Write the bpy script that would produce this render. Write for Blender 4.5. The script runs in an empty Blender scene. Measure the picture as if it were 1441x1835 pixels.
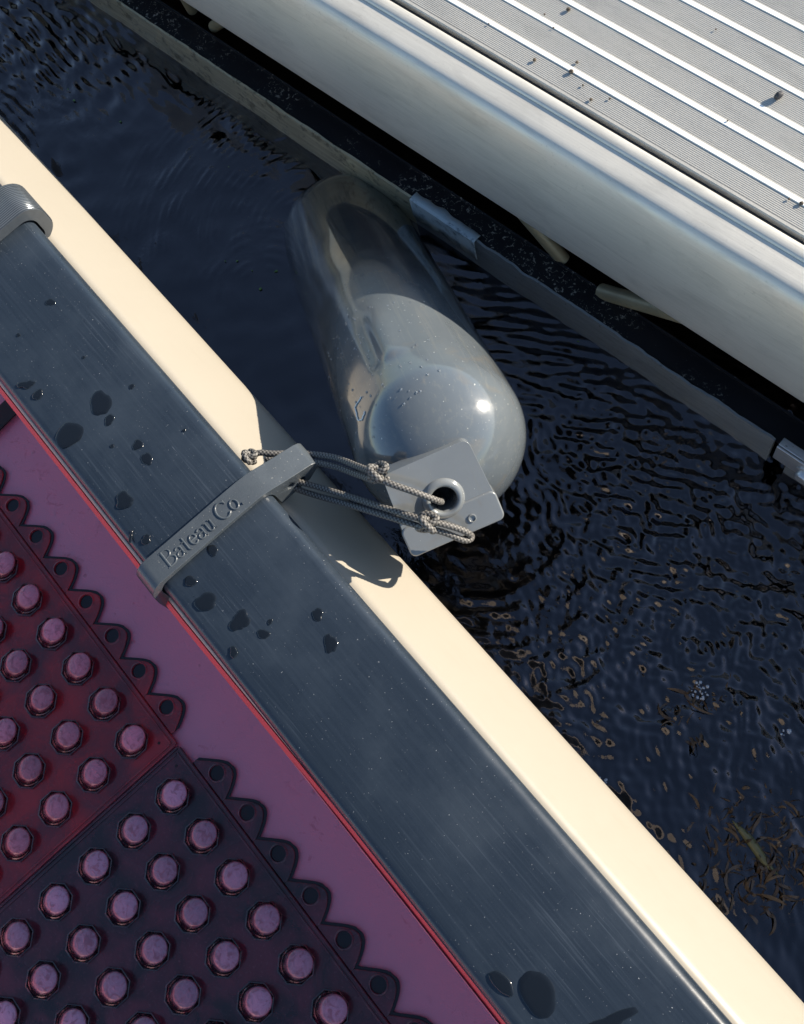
import bpy, bmesh, math, random
import numpy as np
from mathutils import Vector, Matrix, noise
random.seed(7); rng = np.random.default_rng(11)
scene = bpy.context.scene
COL = scene.collection

# ------------------------------------------------------------------ camera
H = 1.05                                     # lens height above the water
FPX, CX, CY = 1900.0, 720.5, 917.5           # focal length and centre in photo pixels
NAD = (1080.0, 1520.0)                       # where the plumb line under the lens meets the picture
VP = (-3200.0, -3340.0)                      # vanishing point of the boat's length
def _n(v): return v / np.linalg.norm(v)
_up = -_n(np.array([NAD[0] - CX, NAD[1] - CY, FPX]))
_x = -np.array([VP[0] - CX, VP[1] - CY, FPX]); _x = _n(_x - (_x @ _up) * _up)
_y = np.cross(_up, _x)
RM = np.array([_x, _y, _up])                 # image axes (right, down, forward) -> world
cam_d = bpy.data.cameras.new('camera'); cam = bpy.data.objects.new('camera', cam_d); COL.objects.link(cam)
m = Matrix([[RM[i][0], -RM[i][1], -RM[i][2], 0] for i in range(3)] + [[0, 0, 0, 1]]); m[2][3] = H
cam.matrix_world = m
cam_d.sensor_fit = 'VERTICAL'; cam_d.sensor_height = 36.0; cam_d.lens = 36.0 * FPX / 1835.0
cam_d.clip_start = 0.02; cam_d.clip_end = 900.0
cam_d.dof.use_dof = False
scene.camera = cam

# ------------------------------------------------------------------ sky and sun
SUN_EL, SUN_AZ = 23.0, 20.0                  # azimuth from +Y towards +X
w = bpy.data.worlds.new('World'); scene.world = w; w.use_nodes = True
nt = w.node_tree; bg = nt.nodes['Background']
sky = nt.nodes.new('ShaderNodeTexSky'); sky.sky_type = 'NISHITA'; sky.sun_disc = False
sky.sun_elevation = math.radians(SUN_EL); sky.sun_rotation = math.radians(SUN_AZ)
sky.air_density = 1.0; sky.dust_density = 0.4; sky.ozone_density = 1.6
nt.links.new(sky.outputs[0], bg.inputs[0]); bg.inputs[1].default_value = 0.095
sd = bpy.data.lights.new('sun', 'SUN'); sd.energy = 5.0; sd.angle = math.radians(0.5); sd.color = (1.0, 0.90, 0.76)
so = bpy.data.objects.new('sun', sd); COL.objects.link(so)
e, a = math.radians(SUN_EL), math.radians(SUN_AZ)
SUN = Vector((math.sin(a) * math.cos(e), math.cos(a) * math.cos(e), math.sin(e)))
so.rotation_euler = SUN.to_track_quat('Z', 'Y').to_euler(); so.location = SUN * 3
scene.view_settings.view_transform = 'Standard'; scene.view_settings.look = 'None'
scene.view_settings.exposure = 1.1; scene.view_settings.gamma = 1.0

# ------------------------------------------------------------------ helpers
def P(px, py, z):
    """point of the photo pixel on the level plane z (real metres)"""
    d = RM @ np.array([px - CX, py - CY, FPX]); t = (z - H) / d[2]
    return Vector((d[0] * t, d[1] * t, z))

class MB:
    def __init__(s): s.v = []; s.f = []; s.mi = []; s.uv = None
    def add(s, vs, fs, mi=0):
        o = len(s.v); s.v += [tuple(v) for v in vs]
        for f in fs: s.f.append(tuple(i + o for i in f)); s.mi.append(mi)
    def box(s, c, h, M=None, mi=0):
        M = M or Matrix.Identity(4)
        vs = [M @ Vector((c[0] + x * h[0], c[1] + y * h[1], c[2] + z * h[2])) for x in (-1, 1) for y in (-1, 1) for z in (-1, 1)]
        s.add(vs, [(0, 1, 3, 2), (4, 6, 7, 5), (0, 4, 5, 1), (2, 3, 7, 6), (0, 2, 6, 4), (1, 5, 7, 3)], mi)
    def prism(s, poly, z0, z1, mi=0):
        n = len(poly)
        s.add([(x, y, z0) for x, y in poly] + [(x, y, z1) for x, y in poly],
              [tuple(range(n))[::-1], tuple(range(n, 2 * n))] + [(i, (i + 1) % n, n + (i + 1) % n, n + i) for i in range(n)], mi)
    def lathe(s, prof, n=24, M=None, phase=0.0, close=True, mi=0):
        M = M or Matrix.Identity(4); vs = []; fs = []
        for r, z in prof:
            for k in range(n):
                t = 2 * math.pi * k / n + phase; vs.append(M @ Vector((r * math.cos(t), r * math.sin(t), z)))
        for i in range(len(prof) - 1):
            for k in range(n): fs.append((i * n + k, i * n + (k + 1) % n, (i + 1) * n + (k + 1) % n, (i + 1) * n + k))
        if close:
            fs.append(tuple(range(n))[::-1]); fs.append(tuple(range((len(prof) - 1) * n, len(prof) * n)))
        s.add(vs, fs, mi)
    def sweep(s, prof, xs, fn=None, closed=False, mi=0, caps=False):
        """profile of (y, z) carried along x"""
        n = len(prof); vs = []
        for x in xs:
            for (y, z) in prof:
                vs.append(fn(x, y, z) if fn else (x, y, z))
        fs = []; k = n if closed else n - 1
        for i in range(len(xs) - 1):
            for j in range(k): fs.append((i * n + j, i * n + (j + 1) % n, (i + 1) * n + (j + 1) % n, (i + 1) * n + j))
        if caps: fs.append(tuple(range(n))); fs.append(tuple(range((len(xs) - 1) * n, len(xs) * n))[::-1])
        s.add(vs, fs, mi)
    def tube(s, pts, r, n=10, mi=0, caps=True):
        pts = [Vector(p) for p in pts]; rs = r if hasattr(r, '__len__') else [r] * len(pts)
        T = [(pts[min(i + 1, len(pts) - 1)] - pts[max(i - 1, 0)]).normalized() for i in range(len(pts))]
        N = T[0].orthogonal().normalized(); vs = []; fs = []
        for i, p in enumerate(pts):
            N = (N - N.dot(T[i]) * T[i]).normalized(); B = T[i].cross(N)
            for k in range(n):
                t = 2 * math.pi * k / n; vs.append(p + (N * math.cos(t) + B * math.sin(t)) * rs[i])
        for i in range(len(pts) - 1):
            for k in range(n): fs.append((i * n + k, i * n + (k + 1) % n, (i + 1) * n + (k + 1) % n, (i + 1) * n + k))
        if caps: fs.append(tuple(range(n))[::-1]); fs.append(tuple(range((len(pts) - 1) * n, len(pts) * n)))
        s.add(vs, fs, mi)
    def build(s, name, mats, parent=None, smooth=35, bevel=0, origin=None, loc=None, seg=3, fixn=True):
        me = bpy.data.meshes.new(name)
        vs = s.v
        if origin is not None: vs = [(x - origin[0], y - origin[1], z - origin[2]) for x, y, z in vs]
        me.from_pydata(vs, [], s.f)
        mats = mats if isinstance(mats, (list, tuple)) else [mats]
        for q in mats: me.materials.append(q)
        me.polygons.foreach_set('material_index', s.mi)
        if fixn:
            bm = bmesh.new(); bm.from_mesh(me)
            bmesh.ops.recalc_face_normals(bm, faces=bm.faces); bm.to_mesh(me); bm.free()
        o = bpy.data.objects.new(name, me); COL.objects.link(o)
        if origin is not None: o.location = origin
        if loc is not None: o.location = loc
        if parent: o.parent = parent
        if smooth:
            me.polygons.foreach_set('use_smooth', [True] * len(me.polygons))
            me.set_sharp_from_angle(angle=math.radians(smooth))
        if bevel:
            b = o.modifiers.new('bevel', 'BEVEL'); b.width = bevel; b.segments = seg; b.limit_method = 'ANGLE'; b.angle_limit = math.radians(30); b.harden_normals = False
        return o

def tag(o, label=None, cat=None, group=None, kind=None):
    if label: o['label'] = label
    if cat: o['category'] = cat
    if group: o['group'] = group
    if kind: o['kind'] = kind
    return o
def thing(name, label, cat, loc=(0, 0, 0), rz=0, group=None):
    o = bpy.data.objects.new(name, None); COL.objects.link(o); o.location = loc; o.rotation_euler = (0, 0, rz); o.empty_display_size = .02
    return tag(o, label, cat, group)

def catmull(pts, per=10):
    pts = [Vector(p) for p in pts]; q = [pts[0] * 2 - pts[1]] + pts + [pts[-1] * 2 - pts[-2]]; out = []
    for i in range(1, len(q) - 2):
        for k in range(per):
            t = k / per; a, b, c, d = q[i - 1], q[i], q[i + 1], q[i + 2]
            out.append(0.5 * ((2 * b) + (c - a) * t + (2 * a - 5 * b + 4 * c - d) * t * t + (-a + 3 * b - 3 * c + d) * t ** 3))
    out.append(pts[-1]); return out

# ------------------------------------------------------------------ materials
class NT:
    def __init__(s, name):
        s.m = bpy.data.materials.new(name); s.m.use_nodes = True; s.t = s.m.node_tree; s.b = s.t.nodes['Principled BSDF']
        s.out = s.t.nodes['Material Output']
    def n(s, typ, **kw):
        x = s.t.nodes.new(typ)
        for k, v in kw.items():
            if k.startswith('i_'):
                key = k[2:]; key = int(key) if key.isdigit() else key.replace('_', ' ')
                x.inputs[key].default_value = v
            else: setattr(x, k, v)
        return x
    def l(s, a, b): s.t.links.new(a, b)
    def coord(s, scale=(1, 1, 1), rot=(0, 0, 0)):
        c = s.n('ShaderNodeTexCoord'); mp = s.n('ShaderNodeMapping'); mp.inputs['Scale'].default_value = scale; mp.inputs['Rotation'].default_value = rot
        s.l(c.outputs['Object'], mp.inputs['Vector']); return mp.outputs[0]
    def noise(s, co, scale, detail=4, rough=.55, dist=0.0):
        x = s.n('ShaderNodeTexNoise'); x.inputs['Scale'].default_value = scale; x.inputs['Detail'].default_value = detail
        x.inputs['Roughness'].default_value = rough; x.inputs['Distortion'].default_value = dist; s.l(co, x.inputs['Vector']); return x.outputs['Fac']
    def ramp(s, f, p0, p1, c0=(0, 0, 0, 1), c1=(1, 1, 1, 1), interp='LINEAR'):
        r = s.n('ShaderNodeValToRGB'); r.color_ramp.elements[0].position = p0; r.color_ramp.elements[1].position = p1
        r.color_ramp.elements[0].color = c0; r.color_ramp.elements[1].color = c1; r.color_ramp.interpolation = interp; s.l(f, r.inputs[0]); return r.outputs[0]
    def mix(s, f, a, b, blend='MIX'):
        x = s.n('ShaderNodeMix', data_type='RGBA', blend_type=blend)
        if isinstance(f, (int, float)): x.inputs[0].default_value = f
        else: s.l(f, x.inputs[0])
        for v, k in ((a, 6), (b, 7)):
            if isinstance(v, tuple): x.inputs[k].default_value = v if len(v) == 4 else v + (1,)
            else: s.l(v, x.inputs[k])
        return x.outputs[2]
    def mth(s, op, a, b=None):
        x = s.n('ShaderNodeMath', operation=op)
        for v, k in ((a, 0), (b, 1)):
            if v is None: continue
            if isinstance(v, (int, float)): x.inputs[k].default_value = v
            else: s.l(v, x.inputs[k])
        return x.outputs[0]
    def bump(s, h, strength=.3, dist=.001, prev=None):
        b = s.n('ShaderNodeBump'); b.inputs['Strength'].default_value = strength; b.inputs['Distance'].default_value = dist
        s.l(h, b.inputs['Height'])
        if prev: s.l(prev, b.inputs['Normal'])
        return b.outputs[0]
    def set(s, **kw):
        for k, v in kw.items():
            k = k.replace('_', ' ')
            if isinstance(v, (int, float, tuple)): s.b.inputs[k].default_value = v if not isinstance(v, tuple) or len(v) == 4 else v + (1,)
            else: s.l(v, s.b.inputs[k])
        return s.m

def mat_simple(name, col, rough=.5, metal=0.0, var=.15, vs=60, bump=.15, spec=.5, stretch=(1, 1, 1)):
    t = NT(name); co = t.coord(stretch); f = t.noise(co, vs)
    c2 = tuple(max(0, c * (1 - var * 2)) for c in col)
    t.set(Base_Color=t.mix(f, c2, tuple(min(1, c * (1 + var * .6)) for c in col)), Roughness=t.mth('MULTIPLY_ADD', f, .2) if False else rough, Metallic=metal)
    t.b.inputs['Specular IOR Level'].default_value = spec
    if bump: t.set(Normal=t.bump(t.noise(co, vs * 6, 3), bump, .0006))
    return t.m

def m_cream():
    t = NT('cream_gelcoat'); co = t.coord()
    f = t.noise(co, 9, 3); sp = t.ramp(t.noise(co, 420, 2), .68, .74)
    base = t.mix(f, (.300, .272, .222), (.320, .291, .240))
    sc = t.ramp(t.noise(t.coord((6, 260, 60)), 3, 3), .70, .78)
    base = t.mix(t.mth('MULTIPLY', sp, .25), base, (.3, .25, .18)); base = t.mix(t.mth('MULTIPLY', sc, .12), base, (.33, .28, .2))
    base = t.mix(t.mth('MULTIPLY', t.ramp(t.noise(t.coord((1, 5, 5)), 16, 5, .7), .55, .75), .10), base, (.22, .18, .12))
    return t.set(Base_Color=base, Roughness=.38, Normal=t.bump(t.noise(co, 35, 2), .12, .003))
M_CREAM = m_cream()
def m_red(name='red_liner', c0=(.47, .145, .215), c1=(.58, .20, .28), rough=.42):
    t = NT(name); co = t.coord(); f = t.noise(co, 7, 5)
    base = t.mix(f, c0, c1)
    st = t.ramp(t.noise(co, 55, 5, .65, .6), .60, .66); msk = t.ramp(t.noise(co, 9, 2), .48, .6)
    base = t.mix(t.mth('MULTIPLY', t.mth('MULTIPLY', st, msk), .5), base, (.34, .04, .085))
    gr = t.ramp(t.noise(co, 600, 2), .66, .75); base = t.mix(t.mth('MULTIPLY', gr, .35), base, (.5, .2, .25))
    vo = t.n('ShaderNodeTexVoronoi'); vo.inputs['Scale'].default_value = 75; t.l(co, vo.inputs['Vector'])
    vd = t.ramp(vo.outputs['Distance'], .10, .22, (1, 1, 1, 1), (0, 0, 0, 1)); vr = t.ramp(vo.outputs['Color'], .62, .70); vm = t.ramp(t.noise(co, 12, 3), .44, .56)
    drop = t.mth('MULTIPLY', t.mth('MULTIPLY', vd, vr), vm); base = t.mix(t.mth('MULTIPLY', drop, .35), base, (.22, .03, .06))
    n1 = t.bump(drop, .8, .0012, t.bump(t.noise(co, 420, 3), .25, .0008)); n2 = t.bump(t.ramp(t.noise(co, 70, 4, .6, 1.2), .56, .62), .25, .0008, n1)
    r = t.ramp(t.noise(co, 28, 4), .4, .6, (rough - .06,) * 3 + (1,), (rough + .16,) * 3 + (1,))
    t.b.inputs['Coat Weight'].default_value = 1.0; t.b.inputs['Coat Roughness'].default_value = .35; t.b.inputs['Coat IOR'].default_value = 1.7
    return t.set(Base_Color=base, Roughness=r, Normal=n2)
M_RED = m_red()
M_REDLIP = mat_simple('red_lip_edge', (.62, .03, .045), .35, 0, .1, 40, .05)
def m_mat(name, c0, c1, puddle):
    t = NT(name); co = t.coord(); f = t.noise(co, 16, 4, .6, .5)
    base = t.mix(t.ramp(f, .38, .62), c0, c1)
    gr = t.ramp(t.noise(co, 330, 3), .58, .72); base = t.mix(t.mth('MULTIPLY', gr, .22), base, (.28, .12, .14))
    wet = t.ramp(t.noise(co, 17, 3, .5, .8), .46, .54)
    r = t.mix(wet, (.34, .34, .34), (.05, .05, .05))
    n1 = t.bump(t.noise(co, 500, 2), .25, .0005); n2 = t.bump(t.noise(co, 60, 4, .6, 1.5), .35, .0012, n1)
    t.b.inputs['Coat Weight'].default_value = .5; t.b.inputs['Coat Roughness'].default_value = .08
    return t.set(Base_Color=base, Roughness=r, Normal=n2)
M_MATA = m_mat('red_black_wet_rubber', (.32, .013, .020), (.11, .014, .024), 1)
M_MATB = m_mat('maroon_wet_rubber', (.018, .007, .012), (.11, .020, .034), 1)
def m_knob(name, top, side):
    t = NT(name); co = t.coord()
    oi = t.n('ShaderNodeObjectInfo'); g = t.n('ShaderNodeNewGeometry')
    sep = t.n('ShaderNodeSeparateXYZ'); c = t.n('ShaderNodeTexCoord'); t.l(c.outputs['Object'], sep.inputs[0])
    capf = t.ramp(sep.outputs[2], .0112, .0126)  # sky sheen on the caps and shade on the sides, painted by height
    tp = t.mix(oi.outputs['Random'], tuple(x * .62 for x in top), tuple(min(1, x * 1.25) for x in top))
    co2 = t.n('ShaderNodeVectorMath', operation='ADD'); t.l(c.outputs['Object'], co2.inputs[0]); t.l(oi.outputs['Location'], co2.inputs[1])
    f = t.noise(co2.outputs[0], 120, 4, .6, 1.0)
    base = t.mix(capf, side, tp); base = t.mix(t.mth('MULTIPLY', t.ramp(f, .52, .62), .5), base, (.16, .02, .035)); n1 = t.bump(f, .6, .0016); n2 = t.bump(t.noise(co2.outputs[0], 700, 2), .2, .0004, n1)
    r = t.ramp(f, .40, .55, (.34,) * 3 + (1,), (.06,) * 3 + (1,)); t.b.inputs['Coat Weight'].default_value = .6; t.b.inputs['Coat Roughness'].default_value = .08
    return t.set(Base_Color=base, Roughness=r, Normal=n2)
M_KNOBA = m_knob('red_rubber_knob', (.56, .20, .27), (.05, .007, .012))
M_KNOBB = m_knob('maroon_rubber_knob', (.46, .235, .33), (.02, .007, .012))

def m_rail():
    t = NT('black_rail_plastic'); co = t.coord()
    st = t.noise(t.coord((1.2, 60, 60)), 6, 5, .6); cl = t.noise(co, 11, 5, .65)
    base = t.mix(t.ramp(st, .15, .85), (.012, .018, .027), (.022, .031, .044))
    base = t.mix(t.ramp(cl, .45, .75), base, (.027, .037, .050))
    sc = t.ramp(t.noise(t.coord((7, 300, 60), (0, 0, .25)), 4, 3, .6), .72, .78)
    sc2 = t.ramp(t.noise(t.coord((3, 500, 60), (0, 0, -.5)), 5, 3, .6), .73, .78)
    sc3 = t.ramp(t.noise(t.coord((260, 5, 60), (0, 0, .35)), 4, 3, .6), .74, .79)
    lg = t.mth('MULTIPLY', t.ramp(t.noise(t.coord((2.0, 95, 60), (0, 0, .02)), 5, 5, .65), .55, .75), t.ramp(t.noise(co, 6, 3), .42, .62))
    base = t.mix(t.mth('MULTIPLY', lg, .45), base, (.085, .105, .13))
    s = t.mth('MAXIMUM', t.mth('MAXIMUM', sc, sc2), sc3)
    s = t.mth('MULTIPLY', s, t.ramp(t.noise(co, 14, 3), .48, .66))
    base = t.mix(t.mth('MULTIPLY', s, .42), base, (.24, .27, .31))
    dust = t.ramp(t.noise(co, 650, 2), .72, .76); base = t.mix(t.mth('MULTIPLY', dust, .7), base, (.35, .36, .37))
    r = t.ramp(cl, .35, .7, (.22,) * 3 + (1,), (.40,) * 3 + (1,))
    return t.set(Base_Color=base, Roughness=r, Normal=t.bump(t.noise(co, 160, 4), .10, .0006))
M_RAIL = m_rail()
def m_film():
    t = NT('water_film_on_rail'); co = t.coord()
    return t.set(Base_Color=(.006, .008, .011), Roughness=.12, Normal=t.bump(t.noise(co, 90, 2), .1, .0006))
M_FILM = m_film()
def m_print(name='grey_printed_plastic', c0=(.042, .050, .058), c1=(.082, .094, .104), layer=(0, 0, 900)):
    t = NT(name); co = t.coord()
    base = t.mix(t.noise(co, 40, 5), c0, c1)
    d = t.ramp(t.noise(co, 420, 3), .66, .74); base = t.mix(t.mth('MULTIPLY', d, .5), base, (.30, .29, .26))
    wv = t.n('ShaderNodeTexWave', wave_type='BANDS', bands_direction='X'); wv.inputs['Scale'].default_value = 150; wv.inputs['Distortion'].default_value = .3
    t.l(co, wv.inputs['Vector'])
    return t.set(Base_Color=base, Roughness=.27, Normal=t.bump(t.noise(co, 260, 3), .22, .0006, t.bump(wv.outputs['Fac'], .10, .0003)))
M_PRINT = m_print()
def m_collar():
    t = NT('ribbed_grey_plastic'); co = t.coord()
    wv = t.n('ShaderNodeTexWave', wave_type='BANDS', bands_direction='X'); wv.inputs['Scale'].default_value = 130; wv.inputs['Distortion'].default_value = .5
    t.l(co, wv.inputs['Vector'])
    base = t.mix(wv.outputs['Fac'], (.035, .042, .05), (.10, .112, .125))
    return t.set(Base_Color=base, Roughness=.26, Metallic=.25, Normal=t.bump(wv.outputs['Fac'], .5, .0006))
M_COLLAR = m_collar()
def m_fender(name='grey_vinyl', c0=(.072, .086, .098), c1=(.118, .134, .144)):
    t = NT(name); co = t.coord()
    base = t.mix(t.noise(co, 16, 5, .6), c0, c1)
    st = t.noise(t.coord((2, 60, 60)), 4, 5, .6)       # scuffs along the length
    base = t.mix(t.mth('MULTIPLY', t.ramp(st, .55, .75), .45), base, (.17, .17, .15))
    sc = t.ramp(t.noise(t.coord((5, 330, 330)), 4, 3, .6), .70, .76)
    base = t.mix(t.mth('MULTIPLY', sc, .5), base, (.26, .26, .24))
    dots = t.ramp(t.noise(co, 360, 2), .72, .76); base = t.mix(t.mth('MULTIPLY', dots, .7), base, (.55, .55, .5))
    gr = t.ramp(t.noise(co, 26, 4, .6, .8), .56, .68); base = t.mix(t.mth('MULTIPLY', gr, .25), base, (.16, .13, .09))
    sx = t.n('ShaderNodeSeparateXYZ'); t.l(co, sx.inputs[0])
    far_shade = t.mth('SUBTRACT', 1.0, t.ramp(t.mth('ADD', t.mth('ADD', sx.outputs[0], .5), t.mth('MULTIPLY', t.noise(co, 22, 5, .65), .10)), .32, .42))
    base = t.mix(t.mth('MULTIPLY', far_shade, .72), base, (.012, .015, .016))  # far end painted darker to deepen the fender's shaded half
    t.set(Base_Color=base, Roughness=t.ramp(t.noise(co, 45, 4), .35, .65, (.10,) * 3 + (1,), (.24,) * 3 + (1,)), Normal=t.bump(t.noise(co, 30, 3), .07, .003, t.bump(t.noise(co, 420, 3), .06, .0005)))
    t.b.inputs['Coat Weight'].default_value = .9; t.b.inputs['Coat Roughness'].default_value = .07; t.b.inputs['Coat IOR'].default_value = 1.5
    return t.m
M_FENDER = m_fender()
M_FLANGE = m_fender('sunlit_grey_vinyl', (.13, .14, .145), (.20, .21, .21))  # body vinyl again, painted lighter so the sloping flange looks sunlit
def m_rope():
    t = NT('grey_braided_cord'); at = t.n('ShaderNodeAttribute', attribute_name='weave')
    co = t.coord(); f = t.noise(co, 300, 3)
    c = t.mix(t.ramp(at.outputs['Fac'], .40, .80), (.004, .004, .004), (.185, .175, .158))
    c = t.mix(t.mth('MULTIPLY', t.ramp(f, .4, .7), .45), c, (.12, .11, .10))
    return t.set(Base_Color=c, Roughness=.6, Normal=t.bump(t.noise(co, 1800, 2), .3, .0003))
M_ROPE = m_rope()
def m_alu(name, c0, c1, rough, metal, grain=(1, 40, 40), spot=.35, rust=False):
    t = NT(name); co = t.coord()
    g = t.noise(t.coord(grain), 14, 5, .6); cl = t.noise(co, 8, 5, .6)
    base = t.mix(g, c0, c1)
    sp = t.ramp(t.noise(co, 240, 4, .7), .60, .70); base = t.mix(t.mth('MULTIPLY', t.mth('MULTIPLY', sp, t.ramp(cl, .4, .65)), spot), base, tuple(x * .45 for x in c0))
    ln = t.ramp(t.noise(t.coord((2.5, 120, 120), (0, 0, .03)), 5, 3, .6), .66, .74)
    base = t.mix(t.mth('MULTIPLY', ln, .45), base, tuple(x * .5 for x in c0))
    sc_ = t.ramp(t.noise(t.coord((4, 260, 260), (.3, .2, .22)), 4, 3, .6), .72, .77); base = t.mix(t.mth('MULTIPLY', sc_, .5), base, (.9, .88, .84))
    hz = t.ramp(t.noise(t.coord((2, 9, 9)), 7, 6, .7, .6), .50, .70); base = t.mix(t.mth('MULTIPLY', hz, .30), base, tuple(x * .55 for x in c0))
    r = t.ramp(cl, .3, .7, (rough - .08,) * 3 + (1,), (rough + .16,) * 3 + (1,))
    return t.set(Base_Color=base, Roughness=r, Metallic=metal, Normal=t.bump(g, .10, .0008, t.bump(t.noise(co, 500, 3), .12, .0004)))
M_FASCIA = m_alu('weathered_aluminium_edge', (.56, .53, .455), (.74, .705, .62), .36, .36)
M_DECK = m_alu('ribbed_aluminium_deck', (.36, .345, .31), (.50, .485, .44), .5, .15, (30, 30, 30), .45)
M_STRIPE = m_alu('sunlit_deck_rib', (.86, .85, .80), (.92, .91, .86), .40, .0, (1, 30, 30), .15)  # same deck aluminium, painted whiter for the sun's sheen on flat ribs
M_DARKGAP = mat_simple('dark_groove_shadow', (.035, .040, .050), .5, 0, .2, 60)
def m_plate():
    t = NT('black_wet_plate'); co = t.coord()
    base = t.mix(t.noise(co, 14, 4), (.006, .006, .007), (.016, .015, .017))
    sp = t.ramp(t.noise(co, 190, 4, .75, .8), .585, .61); ms = t.ramp(t.noise(t.coord((1, 1, 1)), 11, 3, .6), .47, .56)
    base = t.mix(t.mth('MULTIPLY', t.mth('MULTIPLY', sp, ms), .9), base, (.34, .31, .26))
    sp2 = t.ramp(t.noise(co, 420, 2), .72, .75); base = t.mix(t.mth('MULTIPLY', sp2, .5), base, (.2, .2, .2))
    t.set(Base_Color=base, Roughness=.42, Normal=t.bump(t.noise(co, 120, 4), .3, .001)); t.b.inputs['Specular IOR Level'].default_value = .3
    return t.m
M_PLATE = m_plate()
def m_flange_face():
    t = NT('olive_stained_aluminium'); co = t.coord()
    g = t.noise(t.coord((3, 60, 40)), 5, 5, .6)
    base = t.mix(t.ramp(g, .3, .7), (.58, .53, .34), (.85, .80, .58))
    d = t.ramp(t.noise(co, 60, 5, .7), .54, .64); base = t.mix(t.mth('MULTIPLY', d, .6), base, (.10, .085, .045))
    sep = t.n('ShaderNodeSeparateXYZ'); t.l(co, sep.inputs[0])
    blue = t.ramp(t.mth('ADD', sep.outputs[0], t.mth('MULTIPLY', t.noise(co, 9, 4), .12)), .0, .0 + 1e-3)
    return t.set(Base_Color=base, Roughness=.36, Metallic=.65, Normal=t.bump(t.noise(co, 150, 4), .3, .001))
M_FACE = m_flange_face()
M_FACE2 = m_alu('grey_wet_aluminium', (.16, .175, .175), (.38, .41, .42), .36, .45, (3, 60, 40), .8)
M_BRIGHT = m_alu('clean_aluminium', (.55, .57, .58), (.72, .74, .74), .28, .7, (4, 40, 40), .3)
M_STRUT = mat_simple('tan_wet_strut', (.34, .30, .19), .4, .2, .25, 50)
def m_tape():
    t = NT('pale_blue_tape'); co = t.coord(); f = t.noise(co, 130, 5, .7, 1.0)
    base = t.mix(t.ramp(f, .46, .56), (.36, .44, .48), (.12, .15, .17)); base = t.mix(t.ramp(t.noise(co, 60, 4), .5, .62), (.46, .54, .57), base)
    return t.set(Base_Color=base, Roughness=.5, Normal=t.bump(f, .4, .001))
M_TAPE = m_tape()
M_TAPETOP = mat_simple('pale_blue_tape_top', (.42, .50, .53), .5, 0, .12, 80)
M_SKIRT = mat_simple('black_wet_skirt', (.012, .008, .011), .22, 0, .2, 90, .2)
M_BLACK = mat_simple('black_webbing', (.008, .008, .009), .6, 0, .2, 200, .3)
M_WEED = mat_simple('brown_water_weed', (.085, .045, .020), .45, 0, .45, 70, .3)
M_REED = mat_simple('olive_reed_leaf', (.13, .12, .05), .45, 0, .2, 60, .2)
M_GREEN = mat_simple('green_duckweed', (.10, .20, .03), .45, 0, .2, 200, .1)
M_GRIT = mat_simple('brown_grit', (.10, .075, .05), .8, 0, .3, 500, .3)
M_STONE = mat_simple('dark_pebble', (.05, .05, .055), .6, 0, .4, 300, .3)
M_BED = mat_simple('lake_bed_mud', (.012, .009, .006), .9, 0, .4, 3, .3)
def m_bead():
    t = NT('clear_water_bead'); t.set(Base_Color=(.9, .95, 1.0), Roughness=.03); t.b.inputs['Transmission Weight'].default_value = .9; t.b.inputs['IOR'].default_value = 1.33; return t.m
M_BEAD = m_bead()
def m_water():
    t = NT('dark_lake_water'); co = t.coord()
    gl = t.n('ShaderNodeBsdfGlossy'); gl.inputs['Roughness'].default_value = .015; gl.inputs['Color'].default_value = (1.0, .93, 1.0, 1)
    tr = t.n('ShaderNodeBsdfTransparent'); tr.inputs['Color'].default_value = (.46, .40, .32, 1)
    fr = t.n('ShaderNodeFresnel'); fr.inputs['IOR'].default_value = 1.74
    mx = t.n('ShaderNodeMixShader'); t.l(fr.outputs[0], mx.inputs[0]); t.l(tr.outputs[0], mx.inputs[1]); t.l(gl.outputs[0], mx.inputs[2])
    wn = t.noise(co, 140, 3, .55, .6); msk = t.ramp(t.noise(co, 5.5, 2), .38, .62)
    b = t.n('ShaderNodeBump'); b.inputs['Distance'].default_value = .0011; t.l(wn, b.inputs['Height']); t.l(t.mth('MULTIPLY', msk, .45), b.inputs['Strength'])
    t.l(b.outputs[0], gl.inputs['Normal']); t.l(b.outputs[0], fr.inputs['Normal'])
    t.l(mx.outputs[0], t.out.inputs['Surface']); t.t.nodes.remove(t.b)
    return t.m
M_WATER = m_water()

# ------------------------------------------------------------------ boat layout (metres)
RZ = .21                       # top of the rail
YR, YL = -.0125, -.138         # outer and inner edge of the rail
YM = -.56                      # centreline of the boat
XA, XB = -1.35, .45            # straight middle of the hull; it tapers beyond
def taper(x):
    if x < XA: return max(0.0, 1 - ((XA - x) / 1.5) ** 2.0)
    if x > XB: return max(0.0, 1 - ((x - XB) / 1.3) ** 2.2)
    return 1.0
def hullfn(x, y, z):
    k = taper(x); return (x, YM + (y - YM) * (0.02 + .98 * k), z + (1 - k) * .05)
XS = [XA - 1.5 * i / 14 for i in range(14, 0, -1)] + list(np.linspace(XA, XB, 25)) + [XB + 1.3 * i / 14 for i in range(1, 15)]
def inside_hull(x, y, m=.0):
    if x < XA - 1.5 or x > XB + 1.3: return False
    k = .02 + .98 * taper(x); return abs(y - YM) < (YM * -1 + .028 - m) * k

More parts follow.
